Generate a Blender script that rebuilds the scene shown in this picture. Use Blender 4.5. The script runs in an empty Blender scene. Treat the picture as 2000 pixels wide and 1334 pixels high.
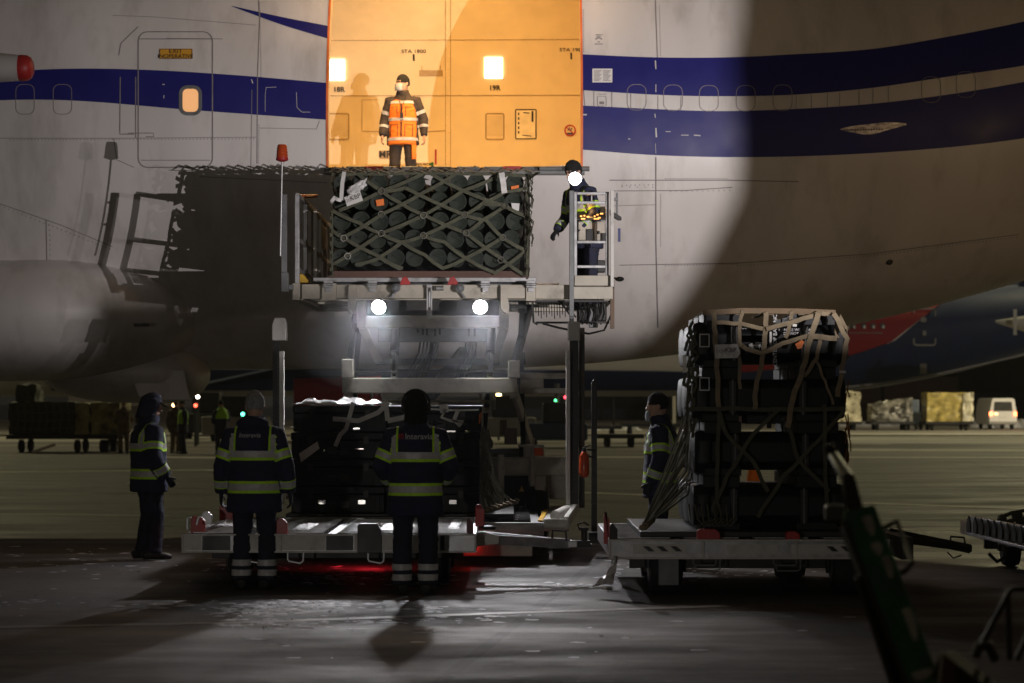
import bpy, bmesh, math, random
from mathutils import Vector, Matrix, noise as mnoise
random.seed(7)
C = bpy.context.scene.collection
PI = math.pi
# ---------------------------------------------------------------- camera, night sky, exposure
F = 4722.0            # focal length in photo pixels (85 mm on 36 mm, 2000 px wide)
HOR = 787.0           # horizon row
CH = 1.70             # camera height
def P(px, py, Y): return Vector(((px-1000.0)/F*Y, Y, CH+(HOR-py)/F*Y))
def G(px, py):        # point on the ground
    Y = CH*F/(py-HOR); return Vector(((px-1000.0)/F*Y, Y, 0.0))
sc = bpy.context.scene
cd = bpy.data.cameras.new('camera'); cam = bpy.data.objects.new('camera', cd); C.objects.link(cam)
cam.location = (0, 0, CH); cam.rotation_euler = (math.radians(90), 0, 0)
cd.lens = 85.0; cd.sensor_width = 36.0; cd.shift_y = 120/2000; cd.clip_end = 3000; cd.clip_start = .1
cd.dof.use_dof = True; cd.dof.focus_distance = 25.0; cd.dof.aperture_fstop = 2.8
sc.camera = cam
w = bpy.data.worlds.new("World"); sc.world = w; w.use_nodes = True
wb = w.node_tree.nodes['Background']; wb.inputs['Color'].default_value = (.0235, .0180, .0112, 1); wb.inputs['Strength'].default_value = 1.0
sc.view_settings.view_transform = 'Standard'; sc.view_settings.look = 'None'
sc.view_settings.exposure = 0.0; sc.view_settings.gamma = 1.0
sc.cycles.use_denoising = True
try:
    sc.cycles.denoiser = 'OPENIMAGEDENOISE'
except Exception: pass
sc.cycles.max_bounces = 6; sc.cycles.diffuse_bounces = 3; sc.cycles.glossy_bounces = 3
sc.cycles.sample_clamp_indirect = 4.0
sc.cycles.volume_bounces = 0
def lamp(kind, name, loc, target, power, col, size=.2, angle=60, blend=.5, parent=None):
    d = bpy.data.lights.new(name, kind); o = bpy.data.objects.new(name, d); C.objects.link(o)
    o.location = loc; d.energy = power; d.color = col
    if kind == 'SPOT': d.spot_size = math.radians(angle); d.spot_blend = blend; d.shadow_soft_size = size
    elif kind == 'AREA': d.size = size
    else: d.shadow_soft_size = size
    if target is not None:
        v = Vector(target)-Vector(loc); o.rotation_euler = v.to_track_quat('-Z', 'Y').to_euler()
    if parent:
        o.parent = parent; o.location = Vector(loc)-wloc(parent)
    return o
def wloc(o):
    v = Vector((0, 0, 0))
    while o is not None: v += o.location; o = o.parent
    return v
# added fill lamp behind the camera, sodium lamp on the right, mast lamps far off
lamp('SPOT', 'fill_lamp', (-4.5, -4.0, 1.1), (-1.2, 22, 1.3), 1050, (1, .95, .88), .15, 30, 1.0)  # added fill that brightens reflective tape and dolly fronts
lamp('SPOT', 'sodium_lamp', (16, 18, 2.2), (8.2, 33, 4.0), 1050, (1, .66, .33), .3, 62, 1.0)
lamp('SPOT', 'mast_lamp', (45, 136, 40), (8, 105, 0), 70000, (1, .9, .52), .6, 125, 1.0)
lamp('SPOT', 'mast_lamp', (-50, 134, 38), (-10, 100, 0), 46000, (1, .9, .52), .6, 125, 1.0)
lamp('SPOT', 'mast_lamp', (70, 50, 26), (22, 124, 5), 60000, (1, .9, .75), .6, 40, .6)  # added lamp that brightens the near side of the far aircraft
lamp('SPOT', 'mast_lamp', (60, 129, 18), (26, 152, 1), 60000, (1, .86, .56), .6, 70, .6)
# ---------------------------------------------------------------- mesh builder
class MB:
    def __init__(s): s.v = []; s.f = []; s.m = []; s.s = []
    def add(s, vs, fs, m=0, smooth=False):
        n = len(s.v); s.v += [Vector(v) for v in vs]
        for f in fs: s.f.append(tuple(i+n for i in f)); s.m.append(m); s.s.append(smooth)
        return s
    def box(s, c, d, m=0, rot=None):
        c = Vector(c); hx, hy, hz = d[0]/2, d[1]/2, d[2]/2
        vs = [Vector((x*hx, y*hy, z*hz)) for x in (-1, 1) for y in (-1, 1) for z in (-1, 1)]
        if rot is not None: vs = [rot @ v for v in vs]
        s.add([v+c for v in vs], [(0, 1, 3, 2), (4, 6, 7, 5), (0, 4, 5, 1), (2, 3, 7, 6), (0, 2, 6, 4), (1, 5, 7, 3)], m); return s
    def bx(s, x0, x1, y0, y1, z0, z1, m=0):
        return s.box(((x0+x1)/2, (y0+y1)/2, (z0+z1)/2), (abs(x1-x0), abs(y1-y0), abs(z1-z0)), m)
    def beam(s, a, b, w, h, m=0, up=(0, 0, 1)):      # rectangular bar; h along up
        a = Vector(a); b = Vector(b); t = (b-a).normalized(); up = Vector(up)
        if abs(t.dot(up)) > .98: up = Vector((0, 1, 0))
        sd = t.cross(up).normalized(); u = sd.cross(t)
        vs = [p+sd*(i*w/2)+u*(j*h/2) for p in (a, b) for i in (-1, 1) for j in (-1, 1)]
        s.add(vs, [(0, 1, 3, 2), (4, 6, 7, 5), (0, 4, 5, 1), (2, 3, 7, 6), (0, 2, 6, 4), (1, 5, 7, 3)], m); return s
    def tube(s, pts, r, n=8, m=0, cap=True):
        pts = [Vector(p) for p in pts]; rings = []; N = len(pts)
        ref = None; base = len(s.v); vs = []; fs = []
        for i, p in enumerate(pts):
            t = (pts[min(i+1, N-1)]-pts[max(i-1, 0)]).normalized()
            if ref is None or abs(ref.dot(t)) > .97: ref = Vector((0, 0, 1)) if abs(t.z) < .9 else Vector((0, 1, 0))
            a = t.cross(ref).normalized(); b = t.cross(a); ref = -b if False else ref
            rr = r[i] if isinstance(r, (list, tuple)) else r
            vs += [p+a*math.cos(2*PI*k/n)*rr+b*math.sin(2*PI*k/n)*rr for k in range(n)]
        for i in range(N-1):
            for k in range(n): fs.append((i*n+k, i*n+(k+1) % n, (i+1)*n+(k+1) % n, (i+1)*n+k))
        s.add(vs, fs, m, True)
        if cap: s.add(vs[:n], [tuple(range(n))[::-1]], m); s.add(vs[-n:], [tuple(range(n))], m)
        return s
    def lathe(s, c, prof, n=20, m=0, axis=(0, 0, 1), smooth=True):
        c = Vector(c); q = Vector((0, 0, 1)).rotation_difference(Vector(axis).normalized()); vs = []; fs = []
        for r, z in prof: vs += [c+q @ Vector((r*math.cos(2*PI*k/n), r*math.sin(2*PI*k/n), z)) for k in range(n)]
        for i in range(len(prof)-1):
            for k in range(n): fs.append((i*n+k, i*n+(k+1) % n, (i+1)*n+(k+1) % n, (i+1)*n+k))
        s.add(vs, fs, m, smooth)
        if prof[0][0] > 1e-4: s.add(vs[:n], [tuple(range(n))[::-1]], m)
        if prof[-1][0] > 1e-4: s.add(vs[-n:], [tuple(range(n))], m)
        return s
    def prism(s, poly, d, m=0):     # poly: 3D points of a planar polygon, d: extrusion vector
        poly = [Vector(p) for p in poly]; d = Vector(d); n = len(poly)
        s.add(poly+[p+d for p in poly], [tuple(range(n))[::-1], tuple(range(n, 2*n))]+[(i, (i+1) % n, (i+1) % n+n, i+n) for i in range(n)], m); return s
    def ribbon(s, pts, w, nrm, th=.004, m=0):       # flat webbing along pts, facing nrm (vector or list)
        pts = [Vector(p) for p in pts]; N = len(pts); vs = []
        for i, p in enumerate(pts):
            t = (pts[min(i+1, N-1)]-pts[max(i-1, 0)]).normalized()
            nn = Vector(nrm[i] if isinstance(nrm, list) else nrm); sd = t.cross(nn)
            if sd.length < 1e-5: sd = Vector((1, 0, 0))
            sd.normalize(); nn = sd.cross(t).normalized()
            vs += [p-sd*w/2-nn*th/2, p+sd*w/2-nn*th/2, p+sd*w/2+nn*th/2, p-sd*w/2+nn*th/2]
        fs = [(0, 1, 2, 3)]+[(i*4+k, i*4+(k+1) % 4, i*4+4+(k+1) % 4, i*4+4+k) for i in range(N-1) for k in range(4)]
        fs.append((N*4-4, N*4-1, N*4-2, N*4-3)); s.add(vs, fs, m); return s
    def ell(s, rings, n=20, m=0, side=(1, 0, 0), cap=True):   # rings: (centre, ra along side, rb)
        vs = []; fs = []; N = len(rings); cs = [Vector(r[0]) for r in rings]
        for i in range(N):
            t = (cs[min(i+1, N-1)]-cs[max(i-1, 0)]).normalized()
            a = Vector(side)-t*t.dot(Vector(side)); a.normalize(); b = t.cross(a)
            vs += [cs[i]+a*math.cos(2*PI*k/n)*rings[i][1]+b*math.sin(2*PI*k/n)*rings[i][2] for k in range(n)]
        for i in range(N-1):
            for k in range(n): fs.append((i*n+k, i*n+(k+1) % n, (i+1)*n+(k+1) % n, (i+1)*n+k))
        if cap: fs += [tuple(range(n))[::-1], tuple(range((N-1)*n, N*n))]
        s.add(vs, fs, m, True); return s
    def ball(s, c, r, n=14, m=0):
        r = (r, r, r) if not isinstance(r, (tuple, list)) else r; c = Vector(c); k = n//2; vs = []; fs = []
        for i in range(k+1):
            th = PI*i/k
            vs += [c+Vector((r[0]*math.sin(th)*math.cos(2*PI*j/n), r[1]*math.sin(th)*math.sin(2*PI*j/n), r[2]*math.cos(th))) for j in range(n)]
        for i in range(k):
            for j in range(n): fs.append((i*n+j, (i+1)*n+j, (i+1)*n+(j+1) % n, i*n+(j+1) % n))
        s.add(vs, fs, m, True); return s
    def build(s, name, mats, parent=None, bevel=0, off=None, seg=2, weld=False):
        o3 = wloc(parent) if (parent is not None and off is None) else (off or Vector((0, 0, 0)))
        me = bpy.data.meshes.new(name); me.from_pydata([tuple(v-o3) for v in s.v], [], s.f)
        mats = mats if isinstance(mats, (list, tuple)) else [mats]
        for x in mats: me.materials.append(x)
        me.polygons.foreach_set('material_index', s.m); me.polygons.foreach_set('use_smooth', s.s)
        if weld:
            bm = bmesh.new(); bm.from_mesh(me); bmesh.ops.remove_doubles(bm, verts=bm.verts, dist=1e-4); bmesh.ops.recalc_face_normals(bm, faces=bm.faces); bm.to_mesh(me); bm.free()
        me.update(); me.set_sharp_from_angle(angle=.65); ob = bpy.data.objects.new(name, me); C.objects.link(ob)
        if parent is not None: ob.parent = parent
        if bevel:
            b = ob.modifiers.new('bevel', 'BEVEL'); b.width = bevel; b.segments = seg; b.limit_method = 'ANGLE'; b.angle_limit = .7
        return ob
def tag(o, label=None, cat=None, group=None, kind=None):
    if label: o['label'] = label
    if cat: o['category'] = cat
    if group: o['group'] = group
    if kind: o['kind'] = kind
    return o
def thing(name, loc, label, cat, group=None):
    o = bpy.data.objects.new(name, None); C.objects.link(o); o.location = loc; o.empty_display_size = .2
    return tag(o, label, cat, group)
def copy_tree(o, parent=None):
    c = o.copy(); C.objects.link(c)
    if parent is not None: c.parent = parent
    for ch in list(o.children): copy_tree(ch, c)
    return c
def bake(ob):
    dg = bpy.context.evaluated_depsgraph_get(); me = bpy.data.meshes.new_from_object(ob.evaluated_get(dg))
    ob.modifiers.clear(); old = ob.data; ob.data = me; return ob
def text(name, body, size, loc, m, parent=None, rot=(PI/2, 0, 0), align='CENTER', ext=.0015, sx=1.0, bold=0, shear=0):
    cu = bpy.data.curves.new(name, 'FONT'); cu.body = body; cu.size = size; cu.align_x = align; cu.align_y = 'CENTER'; cu.extrude = ext; cu.offset = bold; cu.shear = shear
    cu.resolution_u = 3
    t = bpy.data.objects.new(name+'_tmp', cu); C.objects.link(t)
    bpy.context.view_layer.update()
    me = bpy.data.meshes.new_from_object(t.evaluated_get(bpy.context.evaluated_depsgraph_get()))
    bpy.data.objects.remove(t); me.name = name
    me.materials.clear(); me.materials.append(m)
    o3 = wloc(parent) if parent is not None else Vector((0, 0, 0))
    M = Matrix.Translation(Vector(loc)-o3) @ (rot.to_matrix().to_4x4() if hasattr(rot, 'to_matrix') else Matrix.Identity(4)) if not isinstance(rot, tuple) else Matrix.Translation(Vector(loc)-o3) @ Matrix.Rotation(rot[2], 4, 'Z') @ Matrix.Rotation(rot[1], 4, 'Y') @ Matrix.Rotation(rot[0], 4, 'X')
    me.transform(M @ Matrix.Diagonal((sx, 1, 1, 1)))
    o = bpy.data.objects.new(name, me); C.objects.link(o)
    if parent is not None: o.parent = parent
    return o
# ---------------------------------------------------------------- materials
def mat(name, col, rough=.55, metal=0, var=.18, scale=5, bump=0, bscale=80, spec=.5, dirt=0, dscale=3, dcol=(.05, .045, .04), stretch=(1, 1, 1), rvar=.15, coat=0, trans=0):
    m = bpy.data.materials.new(name); m.use_nodes = True; nt = m.node_tree; N = nt.nodes; L = nt.links
    b = N['Principled BSDF']; b.inputs['Roughness'].default_value = rough; b.inputs['Metallic'].default_value = metal
    b.inputs['Specular IOR Level'].default_value = spec; b.inputs['Coat Weight'].default_value = coat; b.inputs['Transmission Weight'].default_value = trans
    tc = N.new('ShaderNodeTexCoord'); mp = N.new('ShaderNodeMapping'); mp.inputs['Scale'].default_value = stretch
    L.new(tc.outputs['Object'], mp.inputs['Vector'])
    nz = N.new('ShaderNodeTexNoise'); nz.inputs['Scale'].default_value = scale; nz.inputs['Detail'].default_value = 5; L.new(mp.outputs[0], nz.inputs['Vector'])
    r = N.new('ShaderNodeValToRGB'); r.color_ramp.elements[0].position = .3; r.color_ramp.elements[1].position = .7
    c0 = [max(0, c*(1-var)) for c in col]; c1 = [min(1, c*(1+var)) for c in col]
    r.color_ramp.elements[0].color = (*c0, 1); r.color_ramp.elements[1].color = (*c1, 1); L.new(nz.outputs['Fac'], r.inputs[0])
    out = r.outputs[0]
    if dirt:
        n2 = N.new('ShaderNodeTexNoise'); n2.inputs['Scale'].default_value = dscale; n2.inputs['Detail'].default_value = 8; n2.inputs['Roughness'].default_value = .65; L.new(mp.outputs[0], n2.inputs['Vector'])
        r2 = N.new('ShaderNodeValToRGB'); r2.color_ramp.elements[0].position = .5; r2.color_ramp.elements[0].color = (0, 0, 0, 1); r2.color_ramp.elements[1].position = .72; r2.color_ramp.elements[1].color = (dirt, dirt, dirt, 1)
        L.new(n2.outputs['Fac'], r2.inputs[0]); mx = N.new('ShaderNodeMix'); mx.data_type = 'RGBA'
        L.new(r2.outputs[0], mx.inputs['Factor']); L.new(out, mx.inputs['A']); mx.inputs['B'].default_value = (*dcol, 1); out = mx.outputs['Result']
    L.new(out, b.inputs['Base Color'])
    if rvar:
        mr = N.new('ShaderNodeMapRange'); mr.inputs['To Min'].default_value = max(.05, rough-rvar); mr.inputs['To Max'].default_value = min(1, rough+rvar); L.new(nz.outputs['Fac'], mr.inputs['Value']); L.new(mr.outputs[0], b.inputs['Roughness'])
    if bump:
        n3 = N.new('ShaderNodeTexNoise'); n3.inputs['Scale'].default_value = bscale; n3.inputs['Detail'].default_value = 4; L.new(mp.outputs[0], n3.inputs['Vector'])
        bp = N.new('ShaderNodeBump'); bp.inputs['Strength'].default_value = bump; bp.inputs['Distance'].default_value = .02; L.new(n3.outputs['Fac'], bp.inputs['Height']); L.new(bp.outputs[0], b.inputs['Normal'])
    return m
def emit(name, col, strength, rough=.4):
    m = bpy.data.materials.new(name); m.use_nodes = True; b = m.node_tree.nodes['Principled BSDF']
    b.inputs['Base Color'].default_value = (*col, 1); b.inputs['Emission Color'].default_value = (*col, 1); b.inputs['Emission Strength'].default_value = strength; b.inputs['Roughness'].default_value = rough
    return m
M = {}
M['hull'] = mat('hull_white_paint', (.60, .565, .545), .42, var=.10, scale=.6, dirt=.42, dscale=1.5, dcol=(.28, .245, .21), stretch=(1.6, 1, .45), bump=.05, bscale=2.2)
M['blue'] = mat('hull_blue_paint', (.012, .012, .135), .5, spec=.3, var=.08, scale=2)
M['seam'] = mat('panel_seam', (.21, .185, .18), .7)
M['seamw'] = mat('worn_paint_edge', (.5, .48, .47), .6)
M['cabin'] = mat('cabin_lining', (.80, .62, .36), .5, var=.05, scale=3, dirt=.12, dscale=4, dcol=(.5, .35, .18))
M['cabin2'] = mat('cabin_panel', (.72, .54, .3), .5, var=.06)
M['black'] = mat('black_paint', (.012, .012, .012), .45)
M['ink'] = mat('black_ink', (.02, .017, .015), .6)
M['white'] = mat('white_paint', (.62, .60, .57), .5, var=.1, dirt=.55, dscale=5, dcol=(.14, .125, .11), bump=.06, bscale=30)
M['cream'] = mat('loader_cream_paint', (.46, .42, .35), .45, var=.12, dirt=.6, dscale=4, dcol=(.09, .08, .065), bump=.05, bscale=40)
M['grey'] = mat('grey_steel', (.17, .175, .18), .5, metal=.3, var=.2, dirt=.4, dscale=7)
M['galv'] = mat('galvanised_steel', (.42, .42, .43), .42, metal=.6, var=.2, scale=9, dirt=.4, dscale=6, bump=.05)
M['dark'] = mat('dark_steel', (.022, .021, .021), .5, metal=.2, var=.35, dirt=.3, dcol=(.06, .05, .04))
M['chrome'] = mat('piston_chrome', (.7, .68, .66), .2, metal=1, var=.05)
M['rubber'] = mat('black_rubber', (.015, .015, .015), .75, var=.3, bump=.15, bscale=60)
M['red'] = mat('red_paint', (.42, .025, .025), .42, var=.2, dirt=.3)
M['yellow'] = mat('yellow_paint', (.6, .36, .03), .5, var=.15, dirt=.35)
M['cord'] = mat('pale_net_cord', (.33, .32, .26), .7, var=.3)
M['oglint'] = mat('painted_orange_glint', (.30, .09, .015), .4, var=.4)  # orange colour standing in for lamp glints
M['orange'] = mat('orange_sticker', (.85, .2, .03), .55, var=.1)
M['olive'] = mat('olive_tube_paint', (.027, .034, .027), .65, spec=.2, var=.22, scale=8, dirt=.25, dscale=9, dcol=(.09, .085, .065))
M['olive2'] = mat('olive_tube_shell', (.035, .04, .03), .55, var=.25, scale=6)
M['web'] = mat('olive_webbing', (.085, .086, .056), .8, var=.25, scale=14, bump=.3, bscale=220)
M['webtan'] = mat('tan_webbing', (.25, .195, .125), .8, var=.2, scale=14, bump=.3, bscale=220)
M['case'] = mat('black_case_plastic', (.0075, .008, .009), .5, spec=.3, var=.3, scale=12, bump=.12, bscale=120)
M['paper'] = mat('paper', (.68, .66, .64), .5, var=.06)
M['plastic'] = mat('crumpled_plastic', (.62, .6, .6), .16, var=.25, scale=30, bump=.6, bscale=35)
M['navy'] = mat('navy_workwear', (.021, .024, .058), .85, var=.3, scale=10, bump=.25, bscale=160, dirt=.3, dscale=7, dcol=(.03, .03, .04))
M['navyt'] = mat('navy_trousers', (.018, .020, .042), .88, var=.3, scale=10, bump=.25, bscale=160, dirt=.3, dscale=6, dcol=(.035, .033, .035))
M['lime'] = mat('lime_tape', (.5, .86, .03), .6, var=.12, scale=20)
M['silver'] = mat('reflective_tape', (.5, .5, .5), .4, var=.12, scale=25)
M['skin'] = mat('skin', (.55, .33, .24), .5, var=.1, scale=20)
M['boot'] = mat('boot_leather', (.012, .011, .011), .5, var=.3)
M['glove'] = mat('black_glove', (.014, .014, .016), .7, var=.3)
M['knitgrey'] = mat('grey_knit', (.3, .3, .305), .95, var=.25, scale=40, bump=.6, bscale=180)
M['knitblack'] = mat('black_knit', (.013, .012, .012), .95, var=.3, scale=40, bump=.6, bscale=180)
M['mask'] = mat('mask_cloth', (.42, .47, .52), .8, var=.05)
M['hivis'] = mat('hivis_orange_cloth', (.95, .22, .02), .75, var=.1, scale=9, bump=.25, bscale=120)
M['char'] = mat('charcoal_cloth', (.045, .035, .032), .85, var=.2, bump=.2, bscale=140)
M['snow'] = mat('packed_snow', (.5, .5, .52), .5, var=.12, scale=8, bump=.8, bscale=25)
M['crumb'] = mat('trodden_snow', (.52, .52, .55), .6, var=.3, scale=8)
M['lens'] = emit('work_lamp_lens', (1, .97, .98), 60)
M['amber'] = mat('amber_lens', (.5, .07, .02), .18, var=.1)
# ---------------------------------------------------------------- the ground
def ground_mat():
    m = bpy.data.materials.new('apron_surface'); m.use_nodes = True; nt = m.node_tree; N = nt.nodes; L = nt.links; b = N['Principled BSDF']
    tc = N.new('ShaderNodeTexCoord')
    def noise(scale, st=(1, 1, 1), det=6, rough=.6, dist=0):
        mp = N.new('ShaderNodeMapping'); mp.inputs['Scale'].default_value = st; L.new(tc.outputs['Object'], mp.inputs['Vector'])
        n = N.new('ShaderNodeTexNoise'); n.inputs['Scale'].default_value = scale; n.inputs['Detail'].default_value = det; n.inputs['Roughness'].default_value = rough; n.inputs['Distortion'].default_value = dist
        L.new(mp.outputs[0], n.inputs['Vector']); return n.outputs['Fac']
    def ramp(x, *st):
        r = N.new('ShaderNodeValToRGB'); e = r.color_ramp.elements
        while len(e) < len(st): e.new(.5)
        for q, (p, c) in zip(e, st): q.position = p; q.color = (*c, 1) if isinstance(c, tuple) else (c, c, c, 1)
        L.new(x, r.inputs[0]); return r.outputs[0]
    def mix(f, a, bb, mode='MIX'):
        x = N.new('ShaderNodeMix'); x.data_type = 'RGBA'; x.blend_type = mode
        for s_, v in (('Factor', f), ('A', a), ('B', bb)):
            if hasattr(v, 'links'): L.new(v, x.inputs[s_])
            elif isinstance(v, tuple): x.inputs[s_].default_value = (*v, 1)
            else: x.inputs[s_].default_value = v
        return x.outputs['Result']
    base = ramp(noise(.35, (.6, 1, 1)), (.32, (.041, .034, .031)), (.68, (.088, .074, .067)))
    tyre = ramp(noise(1.3, (.8, .55, 1), 10, .78), (.34, .66), (.68, 1.2))
    base = mix(1.0, base, tyre, 'MULTIPLY')
    fine = ramp(noise(7, (1, 1, 1), 9, .8), (.36, .6), (.66, 1.35)); base = mix(1.0, base, fine, 'MULTIPLY')
    # slab joints
    br = N.new('ShaderNodeTexBrick'); br.offset = 0; br.inputs['Scale'].default_value = 1; br.inputs['Brick Width'].default_value = 7.0; br.inputs['Row Height'].default_value = 7.0; br.inputs['Mortar Size'].default_value = .055; br.inputs['Color1'].default_value = (1, 1, 1, 1); br.inputs['Color2'].default_value = (.72, .72, .72, 1); br.inputs['Mortar'].default_value = (.35, .35, .35, 1)
    mp = N.new('ShaderNodeMapping'); mp.inputs['Rotation'].default_value = (0, 0, .12); mp.inputs['Location'].default_value = (2.2, 1.4, 0); L.new(tc.outputs['Object'], mp.inputs['Vector']); L.new(mp.outputs[0], br.inputs['Vector'])
    base = mix(1.0, base, br.outputs['Color'], 'MULTIPLY')
    # a dusting of snow: streaks and crumbs
    s1 = ramp(noise(1.1, (.35, 1.5, 1), 9, .72), (.60, 0.0), (.66, 1.0)); s2 = ramp(noise(9, (.5, 1.6, 1), 6, .75), (.52, 0.0), (.62, 1.0))
    sn = mix(1.0, s1, s2, 'MULTIPLY'); crumbs = ramp(noise(30, (.7, 1.4, 1), 2, .5), (.74, 0.0), (.77, .8)); sn = mix(1.0, sn, crumbs, 'LIGHTEN')
    # thin frost further out
    sp = N.new('ShaderNodeSeparateXYZ'); L.new(tc.outputs['Object'], sp.inputs[0])
    far = N.new('ShaderNodeMapRange'); far.inputs['From Min'].default_value = 75; far.inputs['From Max'].default_value = 125; far.inputs['To Max'].default_value = .8; L.new(sp.outputs['Y'], far.inputs['Value'])
    fr = mix(1.0, far.outputs[0], ramp(noise(.12, (.25, 1.6, 1), 6), (.36, .0), (.6, 1.0)), 'MULTIPLY')
    col = mix(sn, base, (.55, .55, .57)); col = mix(fr, col, (.42, .40, .35))
    L.new(col, b.inputs['Base Color'])
    wet = ramp(noise(.5, (.5, 1.3, 1), 6), (.36, .42), (.6, .78)); L.new(wet, b.inputs['Roughness'])
    bp = N.new('ShaderNodeBump'); bp.inputs['Strength'].default_value = .5; bp.inputs['Distance'].default_value = .02
    L.new(mix(.5, noise(26, (1, 1, 1), 8, .78), sn, 'ADD'), bp.inputs['Height']); L.new(bp.outputs[0], b.inputs['Normal'])
    return m
g = MB(); xs = [-900, -60, -20, 20, 60, 900]; ys = [-60, 0, 20, 40, 80, 160, 1500]
g.add([(x, y, 0) for y in ys for x in xs], [(j*6+i, j*6+i+1, j*6+i+7, j*6+i+6) for j in range(6) for i in range(5)])
tag(g.build('ground', ground_mat()), kind='structure')
def gline(pts, wd, m, name='painted_line', z=.004):
    if m.name.startswith('far'): wd *= (sum(p.y for p in pts)/len(pts))**2/(1.7*4722)
    b = MB(); n = len(pts); vs = []
    for i, p in enumerate(pts):
        t = (Vector(pts[min(i+1, n-1)])-Vector(pts[max(i-1, 0)])).normalized(); s_ = Vector((-t.y, t.x, 0))*wd/2
        q = Vector(p); q.z = z; vs += [q-s_, q+s_]
    b.add(vs, [(2*i, 2*i+2, 2*i+3, 2*i+1) for i in range(n-1)])
    return tag(b.build(name, m), kind='structure')
M['lineold'] = mat('worn_line_paint', (.36, .34, .33), .55, var=.5, scale=6, dirt=.9, dscale=3, dcol=(.09, .08, .075), stretch=(.4, 1, 1))
M['linefar'] = mat('far_line_paint', (.4, .39, .33), .6, var=.3, dirt=.7, dscale=.8, dcol=(.12, .11, .09))
gline([G(-100, 1228), G(450, 1217), G(900, 1201), G(1300, 1188), G(1420, 1184)], .16, M['lineold'])
gline([G(300, 893), G(700, 897), G(1180, 893), G(2100, 894)], 2.4, M['linefar'])
gline([G(-50, 922), G(420, 918), G(620, 935)], 2.2, M['linefar'])
gline([G(1130, 962), G(1600, 980), G(2100, 997)], 2.2, M['linefar'])
gline([G(1600, 1031), G(1900, 1036)], 1.6, M['linefar'])
gline([G(-100, 1003), G(330, 1008)], 1.6, M['linefar'])
M['farshadow'] = mat('far_shadow_band', (.03, .029, .024), .5, var=.4, scale=.3)  # dark bands painted for the shadows and oil on the far apron
gline([G(1240, 864), G(1500, 868), G(1760, 872), G(1900, 868)], 6, M['farshadow'], 'shadow_band'); gline([G(-60, 917), G(120, 918), G(300, 914)], 4, M['farshadow'], 'shadow_band', .008); gline([G(1640, 868+11), G(2100, 880)], 2.6, M['linefar'])
# snow crumbs and streaks trodden into the near apron
b = MB(); random.seed(14)
for cx_, cy_, sx, sy, n in ((500, 1188, 45, 5, 70), (585, 1184, 60, 6, 170), (520, 1220, 60, 5, 110), (480, 1201, 40, 2, 30), (330, 1180, 40, 4, 40), (840, 1186, 14, 3, 26), (700, 1216, 120, 8, 50), (900, 1205, 120, 8, 30), (1120, 1145, 50, 3, 40), (1195, 1130, 20, 10, 30), (1290, 1105, 60, 5, 40), (640, 1125, 70, 12, 70), (800, 1130, 60, 10, 40), (250, 1105, 160, 12, 70), (60, 1170, 90, 20, 50), (1400, 1120, 80, 8, 60), (1350, 1230, 300, 20, 16), (600, 1270, 300, 25, 14), (120, 1075, 120, 8, 30)):
    for i in range(int(n*.7)):
        q = G(random.gauss(cx_, sx), random.gauss(cy_, sy)); l = random.uniform(.01, .055)*random.choice((.4, 1, 1)); w_ = l*random.uniform(.3, .8); ph = random.random()*6; h = random.uniform(.004, .012)
        ring = [q+Vector((l*1.4*math.cos(a)*(1+.35*math.sin(3*a+ph)), w_*2.2*math.sin(a)*(1+.35*math.cos(2*a+ph)), 0.002)) for a in [2*PI*k/7 for k in range(7)]]
        b.add(ring+[q+Vector((0, 0, h))], [(k, (k+1) % 7, 7) for k in range(7)], 0, True)
tag(b.build('snow_crumbs', M['crumb']), kind='stuff')
# ---------------------------------------------------------------- cargo aircraft
YC = 35.75
def lerp(tab, x):
    if x <= tab[0][0]: return tab[0][1]
    for (a, b), (c, d) in zip(tab, tab[1:]):
        if x <= c:
            t = (x-a)/(c-a); t = t*t*(3-2*t) if False else t
            return b+(d-b)*t
    return tab[-1][1]
# smooth rise of the belly towards the tail
def zbot(X): return 2.20 if X < -1.0 else 2.20+.0186*(X+1.0)**1.98
def ztop(X): return 8.65
def RC(X): return (ztop(X)-zbot(X))/2, (ztop(X)+zbot(X))/2
def hullY(X, Z, off=0):
    r, zc = RC(X); r += off; q = r*r-(Z-zc)**2
    return YC-math.sqrt(max(q, 0))
def H(px, py, off=.004):
    Y = 32.6
    for _ in range(40):
        X = (px-1000)/F*Y; Z = CH+(HOR-py)/F*Y; Y = Y*.3+hullY(X, Z, off)*.7
    return Vector(((px-1000)/F*Y, Y, CH+(HOR-py)/F*Y))
DX0, DX1, DZ0, DZ1 = -2.472, .925, 4.87, 7.95
ac = thing('cargo_aircraft', (-.8, YC, 0), 'large white cargo aircraft with blue stripes, lit open side door above the loader', 'aircraft')
def arange(a, b, n): return [a+(b-a)*i/n for i in range(n+1)]
Xs = arange(-18, DX0, 40)+arange(DX0, DX1, 8)[1:]+arange(DX1, 16, 60)[1:]
r0, zc0 = RC(-3)
ta, tb = math.asin((DZ0-zc0)/r0), math.asin((DZ1-zc0)/r0)
Th = arange(-PI/2, ta, 22)+arange(ta, tb, 16)[1:]+arange(tb, PI/2, 8)[1:]+arange(PI/2, 3*PI/2, 30)[1:-1]
hb = MB(); nT = len(Th)
vs = []
for X in Xs:
    r, zc = RC(X)
    vs += [(X, YC-r*math.cos(t), zc+r*math.sin(t)) for t in Th]
fs = []
i0, i1 = 40, 48; j0, j1 = 22, 38
for i in range(len(Xs)-1):
    for j in range(nT):
        if i0 <= i < i1 and j0 <= j < j1: continue
        fs.append((i*nT+j, (i+1)*nT+j, (i+1)*nT+(j+1) % nT, i*nT+(j+1) % nT))
hb.add(vs, fs, 0, True)
fus = hb.build('fuselage', M['hull'], ac)
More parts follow.
